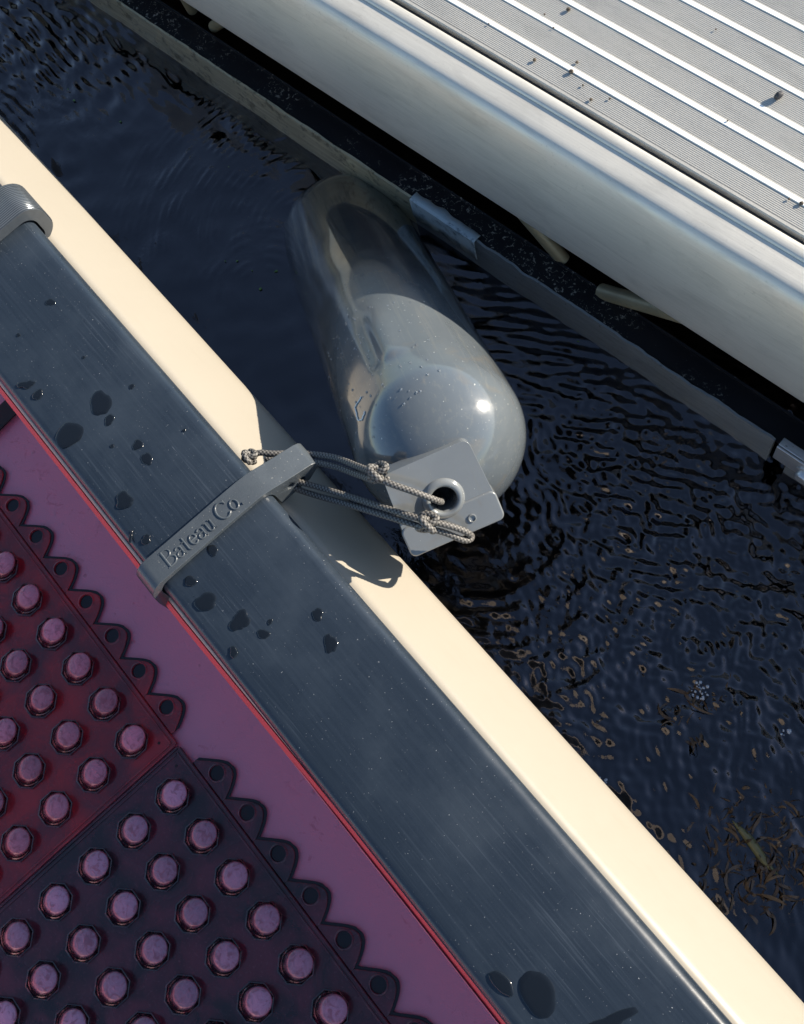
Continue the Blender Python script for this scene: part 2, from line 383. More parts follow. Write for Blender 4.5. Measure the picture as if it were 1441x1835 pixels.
# ------------------------------------------------------------------ water
def band_noise(nx, ny, d, lmin, lmax, ang=None, spread=1.0, seed=0):
    r = np.random.default_rng(seed); wn = np.fft.rfft2(r.standard_normal((nx, ny)))
    kx = np.fft.fftfreq(nx, d)[:, None]; ky = np.fft.rfftfreq(ny, d)[None, :]; k = np.hypot(kx, ky) + 1e-9
    l = 1 / k; w_ = np.exp(-((np.log(l) - np.log((lmin * lmax) ** .5)) / (np.log(lmax / lmin) / 2)) ** 2)
    if ang is not None:
        th = np.arctan2(ky, kx); dd = np.abs(np.sin(th - ang)); w_ = w_ * np.exp(-(dd / spread) ** 2)
    h = np.fft.irfft2(wn * w_, s=(nx, ny)); gx, gy = np.gradient(h, d); return h / np.sqrt((gx ** 2 + gy ** 2).mean())
def build_water():
    d = .0020; x0, x1, y0, y1 = -1.55, .62, -.02, .95
    xi = np.arange(x0, x1, d); yi = np.arange(y0, y1, d); nx, ny = len(xi), len(yi)
    X, Y = np.meshgrid(xi, yi, indexing='ij')
    Hh = np.zeros_like(X)
    def blob(cx, cy, rx, ry=None):
        ry = ry or rx; return np.exp(-(((X - cx) / rx) ** 2 + ((Y - cy) / ry) ** 2))
    calm = .05
    n_ = {k: band_noise(nx, ny, d, *v) for k, v in {
        'a': (.0085, .016, .9, .5, 1), 'b': (.010, .020, 2.2, .35, 2), 'c': (.03, .07, None, 1, 3), 'd': (.010, .018, 1.5, .45, 4), 'e': (.10, .25, None, 1, 5)}.items()}
    def at(px, py): q = P(px, py, 0); return q.x, q.y
    # choppy water right of the fender
    c = at(1180, 960); m1 = blob(c[0], c[1], .17, .15); c = at(1050, 1180); m1 = np.maximum(m1, .8 * blob(c[0], c[1], .10)); c = at(1330, 1150); m1 = np.maximum(m1, .9 * blob(c[0], c[1], .16))
    c = at(980, 620); m2 = blob(c[0], c[1], .12, .07); c = at(1130, 760); m2 = np.maximum(m2, blob(c[0], c[1], .13, .09))
    c = at(1240, 1120); m6 = blob(c[0], c[1], .13, .16); Hh += (n_['c'] * .12 + n_['b'] * .08) * m6
    c = at(60, 60); m3 = blob(c[0], c[1], .16, .13); c = at(1400, 1600); m4 = blob(c[0], c[1], .12)
    Hh += n_['a'] * (.24 * m1 + .08 * m4) + n_['b'] * (.19 * m1 + .26 * m2) + n_['d'] * (.24 * m3 + .15 * m1) + n_['c'] * (.045 + .10 * m1 + .14 * m3 + .07 * m2 + .06 * m4) + n_['e'] * .04
    # rings running out from where the fender's far end and the beam meet the water
    warp = band_noise(nx, ny, d, .04, .12, None, 1, 8) * .022
    for (px, py, lam, amp, r0, wid, a0, a1) in ((545, 400, .0105, .10, .13, .10, 2.2, 4.2), (500, 215, .020, .05, .05, .06, -9, 9), (860, 905, .019, .16, .17, .11, -1.2, 1.0), (1235, 790, .013, .13, .09, .08, -9, 9), (470, 520, .013, .045, .05, .05, 1.8, 4.6)):
        cx, cy = at(px, py); R = np.hypot(X - cx, Y - cy) + warp; th = np.arctan2(Y - cy, X - cx)
        env = np.exp(-((R - r0) / wid) ** 2)
        if a0 > -5: th2 = np.where(th < a0 - 1, th + 2 * np.pi, th); env = env / (1 + np.exp(-(th2 - a0) * 6)) / (1 + np.exp((th2 - a1) * 6))
        Hh += env * amp * lam / (2 * np.pi) * 2.6 * np.sin(2 * np.pi * R / lam) * np.clip(.45 + .7 * np.tanh(1.3 * n_['c'] / n_['c'].std()), 0, 2)
    edge = np.minimum.reduce([X - x0, x1 - X, Y - y0 + .05, y1 - Y]); Hh *= np.clip(edge / .08, 0, 1)
    # grid with growing cells outside the fine patch, out to the horizon
    gx = np.array([.03, .08, .16, .3, .6, 1.1, 2, 4, 8, 16, 40, 100, 300]); XX = np.concatenate([x0 - gx[::-1], xi, xi[-1] + gx])
    ylow = np.array([-.05, -.1, -.2, -.4, -.7, -.95, -1.14, -1.3, -1.6, -2.2, -4, -8, -20, -60, -300]); YY = np.concatenate([ylow[::-1], yi, yi[-1] + gx])
    A, B = np.meshgrid(XX, YY, indexing='ij'); Z = np.zeros_like(A); ix = len(gx); iy = len(ylow); Z[ix:ix + nx, iy:iy + ny] = Hh
    NX, NY = A.shape; V = np.stack([A, B, Z], -1).reshape(-1, 3)
    idx = np.arange(NX * NY).reshape(NX, NY)
    F = np.stack([idx[:-1, :-1], idx[1:, :-1], idx[1:, 1:], idx[:-1, 1:]], -1).reshape(-1, 4)
    cc = V[F].mean(1); inb = (np.abs(cc[:, 1] - YM) < .56) & (cc[:, 0] > XA - .1) & (cc[:, 0] < XB + .1)
    edge2 = (~inb) & (cc[:, 0] > XA - 1.5) & (cc[:, 0] < XB + 1.3)
    for i in np.nonzero(edge2)[0]:
        x, y, _ = cc[i]
        if abs(y - YM) < .5 and inside_hull(x, y, .05): inb[i] = True
    F = F[~inb]
    me = bpy.data.meshes.new('water'); me.vertices.add(len(V)); me.vertices.foreach_set('co', V.ravel().astype('f'))
    me.loops.add(len(F) * 4); me.loops.foreach_set('vertex_index', F.ravel().astype('i')); me.polygons.add(len(F))
    me.polygons.foreach_set('loop_start', np.arange(0, len(F) * 4, 4, dtype='i')); me.update(calc_edges=True); me.validate()
    me.polygons.foreach_set('use_smooth', [True] * len(me.polygons)); me.materials.append(M_WATER)
    o = bpy.data.objects.new('water', me); COL.objects.link(o); tag(o, kind='structure')
build_water()
mb = MB(); mb.add([(-300, -300, -1.2), (300, -300, -1.2), (300, 300, -1.2), (-300, 300, -1.2)], [(0, 1, 2, 3)])
tag(mb.build('lake_bed', M_BED), kind='structure')

# ------------------------------------------------------------------ boat
boat = thing('boat', 'cream-sided open boat with red interior and black plastic rail', 'boat', (0, YM, 0))
def arc(cy, cz, r, a0, a1, n=8): return [(cy + r * math.cos(math.radians(a0 + (a1 - a0) * i / n)), cz + r * math.sin(math.radians(a0 + (a1 - a0) * i / n))) for i in range(n + 1)]
def mirror(pr): return pr + [(2 * YM - y, z) for y, z in reversed(pr)]
OO = Vector((0, YM, 0))
prof = [(-.120, .172), (-.10, .1745), (-.02, .1745), (-.012, .1745), (-.008, .1725), (-.0055, .1698), (.0065, .1545), (.0185, .1393), (.0305, .1240), (.0345, .1175), (.0370, .1090), (.038, .098), (.0378, .06), (.035, .02), (.029, -.02), (.015, -.06), (-.015, -.10), (-.08, -.125), (-.25, -.14), (YM, -.145)]
mb = MB(); mb.sweep(mirror(prof[:-1]), XS, hullfn)
hull = mb.build('hull', M_CREAM, boat, origin=OO, loc=(0, 0, 0), smooth=60)
prof = [(-.1455, .1755), (-.147, .1725), (-.1455, .1695), (-.134, .168), (-.120, .160), (-.116, .10), (-.118, .0)] + [(y, z) for y, z in arc(-.153, -.025, .035, 0, -90, 7)] + [(-.3, -.061), (YM, -.062)]
mb = MB(); mb.sweep(mirror(prof[:-1]), XS, hullfn)
liner = mb.build('liner', M_RED, boat, origin=OO, loc=(0, 0, 0), smooth=60)
# cream edge line over the red lip, thinning out towards the stern side as in the photo
for side in (0, 1):
    mb = MB()
    def lipfn(x, y, z, s=side):
        k = min(1, max(.0, (-.12 - x) / .25)); y = y + (1 - k) * .0042
        if s: y = 2 * YM - y
        return hullfn(x, y, z)
    mb.sweep([(-.1395, .1745), (-.1445, .1790), (-.1490, .1745), (-.1470, .170), (-.1395, .170)], XS, lipfn, closed=True)
    lip = mb.build('red_lip', M_REDLIP, boat, origin=OO, loc=(0, 0, 0), smooth=60)
    mb = MB(); mb.sweep([(-.132, .176), (-.1390, .1825), (-.1412, .1822), (-.1435, .1792), (-.1395, .1735)], XS, lipfn, closed=True)
    mb.build('cream_seam', M_CREAM, boat, origin=OO, loc=(0, 0, 0), smooth=60)
rails = []
prof = arc(YR - .012, RZ - .0125, .0115, -60, 88, 9) + [(-.045, RZ + .0004), (-.075, RZ + .0009), (-.105, RZ + .0004)] + arc(YL + .011, RZ - .0115, .0105, 92, 200, 8) + [(YL + .002, .1835), (YR - .004, .1765)]
for side in (0, 1):
    def rfn(x, y, z, s=side): return hullfn(x, 2 * YM - y if s else y, z)
    mb = MB(); mb.sweep(prof, [x for x in XS if -2.55 < x < 1.5], rfn, closed=True, caps=True)
    rails.append(mb.build('rub_rail', M_RAIL, boat, origin=OO, loc=(0, 0, 0), smooth=50))
# wet patches on the rail (px centre, radii along/across in px)
def wet_spot(cx, cy, rx, ry, rot, lump, z=RZ + .0012, h=.0006):
    c = P(cx, cy, z); s = .84 / 1900; n = 72; vs = []; fs = []
    ph = [random.uniform(0, 6.28) for _ in range(6)]
    rings = [(1.0, 0), (.93, h * .8), (.7, h), (.35, h * 1.05)]
    for k, (q, hh) in enumerate(rings):
        for i in range(n):
            t = 2 * math.pi * i / n
            r = 1 + lump * (.45 * math.sin(2 * t + ph[0]) + .35 * math.sin(3 * t + ph[1]) + .17 * math.sin(5 * t + ph[2]) + .07 * math.sin(8 * t + ph[3]) + .03 * math.sin(13 * t + ph[4]))
            a_, b_ = rx * s * r * q * math.cos(t), ry * s * r * q * math.sin(t)
            u, v = a_ * math.cos(rot) - b_ * math.sin(rot), a_ * math.sin(rot) + b_ * math.cos(rot)
            # px axes -> world
            wx, wy = RM[0][0] * u + RM[0][1] * v, RM[1][0] * u + RM[1][1] * v
            vs.append((c.x + wx, c.y + wy, z - .0012 + .0009 * (1 - ((c.y + wy + .075) / .05) ** 2) + hh))
    for k in range(3):
        for i in range(n): fs.append((k * n + i, k * n + (i + 1) % n, (k + 1) * n + (i + 1) % n, (k + 1) * n + i))
    fs.append(tuple(range(3 * n, 4 * n)))
    mb = MB(); mb.add(vs, fs); o = mb.build('wet_spot', M_FILM, rails[0], origin=OO, loc=(0, 0, 0), smooth=80)
for q in ((90, 541, 11, 9, .3, .3), (46, 688, 19, 9, -.2, .45), (67, 706, 11, 13, 0, .25), (123, 778, 31, 29, .3, .16), (180, 722, 22, 33, -.25, .2), (196, 752, 11, 13, 0, .2), (236, 692, 6, 6, 0, .2), (201, 799, 5, 4, 0, .2), (247, 797, 13, 11, .4, .3), (263, 822, 11, 17, -.5, .2),
          (222, 896, 21, 17, .2, .35), (233, 962, 4, 13, .1, .3), (261, 966, 10, 10, 0, .35), (381, 986, 10, 13, -.2, .25), (341, 1041, 12, 11, .2, .25), (368, 1078, 22, 19, .2, .2), (430, 1112, 18, 22, -.3, .4), (472, 1136, 12, 10, .3, .25), (484, 1114, 4, 7, .2, .3), (418, 1168, 8, 11, -.3, .3), (569, 1101, 10, 14, -.5, .3), (592, 1153, 11, 22, -.25, .35),
          (899, 1762, 12, 27, -.75, .15), (964, 1781, 26, 42, -.5, .12), (1092, 1832, 45, 12, -.35, .35), (33, 600, 5, 4, 0, .3), (330, 770, 4, 3, 0, .3), (150, 640, 3, 4, 0, .3)):
    wet_spot(*q)
# black webbing strap lying across the cockpit floor
q = P(0, 757, -.05); q2 = P(0, 716, -.05)
mb = MB(); n = 24; vs = []
th = math.radians(-8)
for i in range(n + 1):
    t = i / n; yy = -.128 - t * .86; lift = .0035 + .05 * max(0, (t * .86 - .70)) 
    xo = (yy + .29) * -.30
    for dx in (0, 1):
        for dz in (0, 1): vs.append((q.x + .012 + xo * .3 - dx * .026, yy, -.0595 + lift + dz * .003))
fs = []
for i in range(n):
    b = i * 4; c = b + 4
    fs += [(b, b + 1, c + 1, c), (b + 2, c + 2, c + 3, b + 3), (b, c, c + 2, b + 2), (b + 1, b + 3, c + 3, c + 1)]
fs += [(0, 2, 3, 1), (n * 4, n * 4 + 1, n * 4 + 3, n * 4 + 2)]
mb.add(vs, fs); so_ = mb.build('webbing_strap', M_BLACK, origin=Vector((q.x, -.5, -.06)), smooth=0, bevel=.0006)
tag(so_, 'black webbing strap lying across the red floor beyond the mats', 'strap')

# ------------------------------------------------------------------ rubber mats
FZ = -.0585
# lattice from the photo: knobs of the near tile
K0 = P(303, 1427, FZ + .012); Ka = P(587, 1813, FZ + .012)
adir = (Ka - K0); PIT = adir.length / 5; adir.normalize(); bdir = Vector((adir.y, -adir.x, 0))
def knob_mesh(name, mat):
    mb = MB()
    r8 = .0205 * PIT / .054 * 1.0
    s = PIT / .054
    mb.lathe([(.0205 * s, 0), (.0205 * s, .0028), (.0190 * s, .0034), (.0178 * s, .0018), (.0168 * s, .0018)], 8, phase=math.pi / 8, close=False)
    mb.lathe([(.0172 * s, .0018), (.0170 * s, .0045), (.0160 * s, .0054), (.0152 * s, .0048), (.0150 * s, .0055), (.0146 * s, .0100), (.0136 * s, .0122), (.0120 * s, .0136), (.0080 * s, .0147), (.0001, .0152)], 32, close=False)
    sh = .78 * s
    mb.v = [(x + .38 * sh * max(0, z - .002), y + .92 * sh * max(0, z - .002), z) for x, y, z in mb.v]
    mb.v = [(x, y, z) for x, y, z in mb.v]
    me_o = mb.build(name, mat, smooth=32); me = me_o.data; COL.objects.unlink(me_o); bpy.data.objects.remove(me_o); return me
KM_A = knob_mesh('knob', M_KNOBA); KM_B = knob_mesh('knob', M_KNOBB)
def mat_tile(name, label, corner, NI, NJ, sx, mat, km, kmat, hole0, nh, skip_scallop=0):
    """corner: knob (0,0) position; i runs along adir*sx, j along bdir"""
    root = thing(name, label, 'mat', (corner.x, corner.y, FZ), math.atan2(adir.y, adir.x), 'interlocking rubber mats on the boat floor')
    p = PIT; mgn = .71 * p; L = (NI - 1) * p + 2 * mgn; W = (NJ - 1) * p + 2 * mgn
    x0, x1 = (-mgn, L - mgn) if sx > 0 else (-(L - mgn), mgn); y1, y0 = mgn, -(W - mgn)
    zt = .0032
    mb = MB(); mb.prism([(x0 + .002, y0), (x1 - .002, y0), (x1 - .002, y1), (x0 + .002, y1)], .0, zt)
    mb.build('base_sheet', mat, root, smooth=30, bevel=.001)
    mb = MB(); g = .0022
    for off, hh in ((.0015, .0016), (.0060, .0012)):
        a0, a1, b0, b1 = x0 + off, x1 - off, y0 + off, y1 - off
        for (cx, cy, hx, hy) in (((a0 + a1) / 2, b1, (a1 - a0) / 2, g / 2), ((a0 + a1) / 2, b0, (a1 - a0) / 2, g / 2), (a0, (b0 + b1) / 2, g / 2, (b1 - b0) / 2 - g / 2 - .0001), (a1, (b0 + b1) / 2, g / 2, (b1 - b0) / 2 - g / 2 - .0001)):
            mb.box((cx, cy, zt + hh / 2 - .0002), (hx, hy, hh / 2 + .0002))
    mb.build('edge_ridge', mat, root, smooth=30, bevel=.0005)
    # scalloped tongue with holes
    for i in range(nh):
        hx = hole0 + i * p * sx; hy = y1 + .0140
        # outline lobes as polar shape around the hole, base merged into the tile edge
        N = 40; outer = []; inner = []; wtop = .30 * p
        for k in range(N + 1):
            u = -1 + 2 * k / N; xx = u * p * .5
            prof_ = (0.5 + .5 * math.cos(math.pi * (u - .22 * (1 - u * u)))) ** .48
            outer.append((hx + xx, y1 + .0045 + prof_ * .0245))
        R = .0078 * p / .054; Mh = 24
        poly = [(hx - p * .5, y1 + .0003)] + outer + [(hx + p * .5, y1 + .0003)]
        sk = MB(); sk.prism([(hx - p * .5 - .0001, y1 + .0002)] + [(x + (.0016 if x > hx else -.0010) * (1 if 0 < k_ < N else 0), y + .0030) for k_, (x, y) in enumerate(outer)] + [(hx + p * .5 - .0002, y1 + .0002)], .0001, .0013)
        bm = bmesh.new(); vs_ = [bm.verts.new((x, y, 0)) for x, y in poly]
        es = [bm.edges.new((vs_[k], vs_[(k + 1) % len(vs_)])) for k in range(len(vs_))]
        hv = [bm.verts.new((hx + R * math.cos(2 * math.pi * k / Mh), hy + R * math.sin(2 * math.pi * k / Mh), 0)) for k in range(Mh)]
        es += [bm.edges.new((hv[k], hv[(k + 1) % Mh])) for k in range(Mh)]
        bmesh.ops.triangle_fill(bm, use_beauty=True, edges=es)
        geom = bmesh.ops.extrude_face_region(bm, geom=bm.faces[:]); bmesh.ops.translate(bm, vec=(0, 0, .0030), verts=[g_ for g_ in geom['geom'] if isinstance(g_, bmesh.types.BMVert)])
        bmesh.ops.recalc_face_normals(bm, faces=bm.faces)
        me = bpy.data.meshes.new('scallop'); bm.to_mesh(me); bm.free(); me.materials.append(mat)
        o = bpy.data.objects.new('scallop', me); COL.objects.link(o); o.parent = root
        b_ = o.modifiers.new('bevel', 'BEVEL'); b_.width = .0008; b_.segments = 2; b_.limit_method = 'ANGLE'; b_.angle_limit = math.radians(50)
        me.polygons.foreach_set('use_smooth', [True] * len(me.polygons)); me.set_sharp_from_angle(angle=math.radians(40))
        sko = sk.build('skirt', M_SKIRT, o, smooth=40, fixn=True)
        mb = MB(); mb.lathe([(R, .0028), (R + .0006, .0040), (R + .0016, .0040), (R + .0024, .0030)], 24, Matrix.Translation((hx, hy, 0)), close=False)
        mb.build('hole_rim', mat, o, smooth=60)
    for i in range(NI):
        for j in range(NJ):
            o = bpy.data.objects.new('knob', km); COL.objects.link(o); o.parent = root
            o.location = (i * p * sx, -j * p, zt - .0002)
    mb = MB(); mb.lathe([(.0016, zt + .0001), (.0016, zt + .0004), (.0005, zt + .0004)], 12, Matrix.Translation((-.42 * p * sx, .42 * p, 0)))
    mb.build('corner_pip', M_BLACK, root)
    return root
mat_tile('rubber_mat', 'near rubber mat, darker maroon, with its corner at the seam below the hanger strap', K0, 9, 6, 1, M_MATB, KM_B, None, (P(378, 1397, FZ) - K0).to_2d().dot(adir.to_2d()), 8)
K1 = P(228, 1329, FZ + .012)
# put the far tile exactly one seam beyond the near tile
K1 = K0 - adir * (PIT * 1.44) ; K1.z = 0
mat_tile('rubber_mat', 'far rubber mat, redder, with puddles, beyond the diagonal seam', Vector((K1.x, K1.y, 0)), 8, 6, -1, M_MATA, KM_A, None, -.05 * PIT, 8)

# ------------------------------------------------------------------ dock
u0, u1 = P(720, 5, .25), P(1441, 430, .25)
DA = math.atan2(u1.y - u0.y, u1.x - u0.x); du = Vector((math.cos(DA), math.sin(DA), 0)); dv = Vector((-du.y, du.x, 0))
ORG = Vector((u0.x, u0.y, 0))
def V(px, py, z): return (P(px, py, z) - ORG).dot(dv)
def U(px, py, z): return (P(px, py, z) - ORG).dot(du)
DZ = .25
dock = thing('dock', 'aluminium floating dock with ribbed deck and rounded edge', 'dock', ORG, DA)
vs1, vs2 = V(1118, 185, DZ), V(1170, 153, DZ)
s_pos = [V(1441, 370, DZ), V(1441, 303, DZ), V(1441, 236, DZ), V(1441, 175, DZ), V(1441, 117, DZ)]
pitch = (s_pos[4] - s_pos[0]) / 4
print('dock', DA, 'pitch', pitch, s_pos, 'step', V(1080, 250, DZ), 'bot', V(1080, 500, .12), 'beamF', V(1000, 535, .05), 'back', V(1020, 485, .05), V(500,145,.05), V(450,165,.05), 'tb', V(720,246,.12), V(1441,715,.12))
UX = [-2.6, -1.0, 0, 1.0, 2.4]
# rounded fascia
vb = (V(720, 246, .125) + V(1245, 600, .125)) / 2
vstep = V(1080, 250, DZ)
prof = [(-.003, DZ - .006), (-.0035, DZ - .001), (-.005, DZ), (vstep + .0015, DZ - .0005), (vstep, DZ - .0015), (vstep - .0008, DZ - .0032), (vstep - .0022, DZ - .0028), (vstep - .004, DZ - .0032)]
v1, z1 = prof[-1]; vb2 = vb
cr = catmull([(t, d_, 0) for t, d_ in ((0, 0), (.2, .0004), (.4, .0012), (.52, .0034), (.63, .0095), (.73, .0205), (.82, .035), (.89, .051), (.945, .071), (.98, .094), (1.0, .120))], 4)
for q in cr[1:]: prof.append((v1 + (vb2 - v1) * q.x, z1 - (z1 - .126) * q.y / .12))
prof += [(vb2 + .001, .120), (vb2 + .004, .118), (vb2 + .006, .121)]
prof += [(vb2 + .006, .150), (-.003, .150)]
mb = MB(); mb.sweep(prof, UX, closed=True, caps=True)
mb.build('edge_profile', M_FASCIA, dock, smooth=45)
mb = MB(); mb.box(((UX[0] + UX[-1]) / 2, -.0005, DZ - .009), ((UX[-1] - UX[0]) / 2, .0022, .003)); mb.build('groove_shadow', M_DARKGAP, dock)  # dark strip added for the shadow in the groove at the deck edge
# deck: fine ribs, wide bright ribs
mb = MB(); mb2 = MB()
prof = [(.002, DZ - .015), (.002, DZ - .001), (.003, DZ + .0004), (.0055, DZ + .0004), (.006, DZ - .0006)]
rp = .00175; v = .0065; nxt = s_pos[0]; 
while v < 1.9:
    if v > .55: rp_ = .02
    else: rp_ = rp
    if abs(v - nxt) < rp_ * .9 or v > nxt:
        v = nxt; prof += [(v, DZ - .0006)]
        for uu in (0,): mb2.sweep([(v, DZ - .001), (v + .0002, DZ + .0008), (v + .0044, DZ + .0008), (v + .0046, DZ - .001)], UX, closed=True, caps=True)
        v += .0046; prof += [(v, DZ - .0006)]; nxt += pitch; v += .0003; continue
    prof += [(v, DZ - .00025), (v + rp_ * .2, DZ + .00005), (v + rp_ * .75, DZ + .00005), (v + rp_ * .92, DZ - .00025)]; v += rp_
prof += [(v, DZ - .015)]
mb.sweep(prof, UX, closed=True, caps=True); mb.build('deck_panel', M_DECK, dock, smooth=0)
mb2.build('raised_rib', M_STRIPE, dock, smooth=0)
# lower beam: dark plate with upturned outer flange at the waterline
BZ = .05
vf = (V(450, 165, BZ) + V(1000, 535, BZ) + V(1240, 690, BZ)) / 3; vk = (V(500, 145, BZ) + V(1020, 485, BZ) + V(855, 380, BZ)) / 3
mb = MB(); mb.box((0, (vf + vk) / 2 + .003, BZ - .005), (2.6, (vk - vf) / 2 - .001, .003)); 
mb.sweep([(vk + .0005, BZ - .008), (vk + .0005, BZ + .0005), (vk + .0028, BZ + .001), (vk + .003, BZ - .008)], UX, closed=True, caps=True)
plate = mb.build('beam_plate', M_PLATE, dock, smooth=30)
usp = [U(190, 0, BZ), U(730, 360, BZ), U(850, 432, BZ), U(1380, 800, BZ)]
def flange(name, ua, ub, mat, mat2, wob, low=-.05, top=.001):
    mb = MB(); n = max(3, int((ub - ua) / .006)); us = [ua + (ub - ua) * i / n for i in range(n + 1)]
    def fn(u, v, z):
        k = noise.noise(Vector((u * 28, 3.1, 0))) + .6 * noise.noise(Vector((u * 75, 7, 1)))
        if z > BZ - .003: v += wob * k * .0016; z += wob * k * .0008
        return (u, v, z)
    mb.sweep([(vf - .001, low), (vf - .0005, BZ - .004), (vf + .0002, BZ + top), (vf + .0028, BZ + top), (vf + .0035, BZ - .004), (vf + .0035, low)], us, fn, closed=True, caps=True)
    return mb.build(name, mat, dock, smooth=40)
flange('beam_flange', -2.6, usp[1], M_FACE, None, .5)
flange('beam_flange', usp[1] + .0005, usp[3], M_FACE2, None, 1.3)
flange('beam_flange', usp[3] + .02, 2.4, M_FACE2, None, .6)
# torn pale tape over the flange between the two lengths
mb = MB(); n = 40; vs = []; fs = []
for i in range(n + 1):
    u = usp[1] + .002 + (usp[2] - usp[1]) * i / n
    k = noise.noise(Vector((u * 150, 0, 0))); k2 = noise.noise(Vector((u * 60, 5, 0)))
    wtop = .005 + .004 * max(0, k2 + .3) * (1 - .5 * i / n)
    for (v_, z_) in ((vf + .0035 + wtop, BZ + .0018), (vf + .001, BZ + .0030), (vf - .0026, BZ + .0022), (vf - .0032, BZ - .016 + .004 * k), (vf - .0034, BZ - .030 + .008 * k2)):
        vs.append((u, v_, z_))
for i in range(n):
    for j in range(4): fs.append((i * 5 + j, i * 5 + j + 1, (i + 1) * 5 + j + 1, (i + 1) * 5 + j))
mb.add(vs, fs, 0)
tp = mb.build('torn_tape', [M_TAPE, M_TAPETOP], dock, smooth=50)
for i, p_ in enumerate(tp.data.polygons): p_.material_index = 1 if i % 4 in (0,) else 0
sd_ = tp.modifiers.new('thick', 'SOLIDIFY'); sd_.thickness = .0006
# bright clamp with its bolt at the right
ua, ub = U(1388, 806, .055), U(1388, 806, .055) + .11
mb = MB(); mb.box(((ua + ub) / 2, vf + .002, .056), ((ub - ua) / 2, .0045, .0012)); mb.box(((ua + ub) / 2, vf - .0045, .043), ((ub - ua) / 2, .0012, .0142))
cl = mb.build('clamp', M_BRIGHT, dock, smooth=30, bevel=.0006)
mb = MB(); Mx = Matrix.Translation((ua + .035, vf - .0058, .040)) @ Matrix.Rotation(math.radians(90), 4, 'X')
mb.lathe([(.011, 0), (.011, .0015), (.0075, .0018), (.0075, .006), (.0060, .0078), (.0001, .0082)], 16, Mx, close=False)
mb.build('bolt', M_BRIGHT, cl, smooth=40)
# struts under the deck edge
def strut(p0, z0, p1, z1, r):
    a_ = P(*p0, z0) - ORG; b_ = P(*p1, z1) - ORG; Rm = Matrix.Rotation(-DA, 4, 'Z')
    a_.z, b_.z = z0, z1; a_, b_ = Rm @ a_, Rm @ b_
    mb = MB(); mb.tube([a_, a_.lerp(b_, .5), b_], r, 14); mb.build('strut', M_STRUT, dock, smooth=50)
strut((1010, 466), .045, (930, 372), .110, .0075)
strut((1078, 522), .045, (1250, 572), .110, .0085)
strut((383, 48), .045, (450, 5), .110, .007)
strut((345, 18), .045, (312, -40), .110, .007)
for uu in (-1.9, -.9, .4, 1.4):      # cross members and floats below the deck
    mb = MB(); mb.box((uu, .9, .16), (.03, .95, .038)); mb.build('cross_beam', M_PLATE, dock, smooth=0, bevel=.003)
for uu in (-1.6, .2, 1.8):
    mb = MB(); mb.box((uu, 1.1, .03), (.42, .55, .085)); mb.build('float', M_PLATE, dock, smooth=0, bevel=.02)
# grit on the deck
GR = ((1019, 18, 5), (958, 108, 4), (1024, 129, 5), (1034, 112, 3.5), (1059, 179, 3.5), (1045, 153, 2.4), (1093, 177, 2.4), (976, 26, 2.2), (876, 43, 1.8), (1283, 53, 2), (1304, 217, 2), (992, 50, 2), (1436, 365, 4), (1414, 357, 2.4))
GL_ = ['round tan crumb of grit near the top edge of the photo, biggest on the deck', 'brown crumb on the deck boards, leftmost of the larger crumbs', 'flattened brown crumb sitting against the lower edge of a white rib', 'brown crumb just above the white rib, beside a flatter crumb',
 'dark crumb nearest the dock edge, right one of the two close together', 'pale small crumb between the flat crumb and the dock edge', 'tiny crumb to the right of the crumb nearest the dock edge', 'tiny fleck left of the round tan crumb near the top edge', 'tiniest fleck on the deck, leftmost of all, close to the dock edge',
 'tiny dark fleck between the white ribs at upper right, left of the pebble', 'tiny fleck on the white rib below and left of the pebble', 'tiny pale fleck on the white rib below the round tan crumb', 'rust brown crumb at the right edge of the photo on the deck', 'tiny rusty fleck left of the rust brown crumb at the right edge']
for i, (x, y, r) in enumerate(GR):
    q = P(x, y, DZ + .0012); s = .83 / 1900 * r
    bm = bmesh.new(); bmesh.ops.create_icosphere(bm, subdivisions=2, radius=s)
    for v_ in bm.verts: v_.co *= 1 + .35 * noise.noise(v_.co * 900 + Vector((i * 3, 0, 0))); v_.co.z *= .7
    me = bpy.data.meshes.new('grit_crumb'); bm.to_mesh(me); bm.free(); me.materials.append(M_GRIT)
    o = bpy.data.objects.new('grit_crumb', me); COL.objects.link(o); o.location = q + Vector((0, 0, s * .4))
    tag(o, GL_[i], 'grit', 'grit crumbs on the dock deck')
q = P(1395, 175, DZ + .001); bm = bmesh.new(); bmesh.ops.create_icosphere(bm, subdivisions=3, radius=.0038)
for v_ in bm.verts: v_.co = Vector((v_.co.x * .8, v_.co.y * 1.1, v_.co.z * .9)) * (1 + .3 * noise.noise(v_.co * 500))
me = bpy.data.meshes.new('pebble'); bm.to_mesh(me); bm.free(); me.materials.append(M_STONE); me.polygons.foreach_set('use_smooth', [True] * len(me.polygons))
o = bpy.data.objects.new('pebble', me); COL.objects.link(o); o.location = q + Vector((0, 0, .003)); tag(o, 'small dark pebble, the largest bit lying on the dock deck', 'pebble')

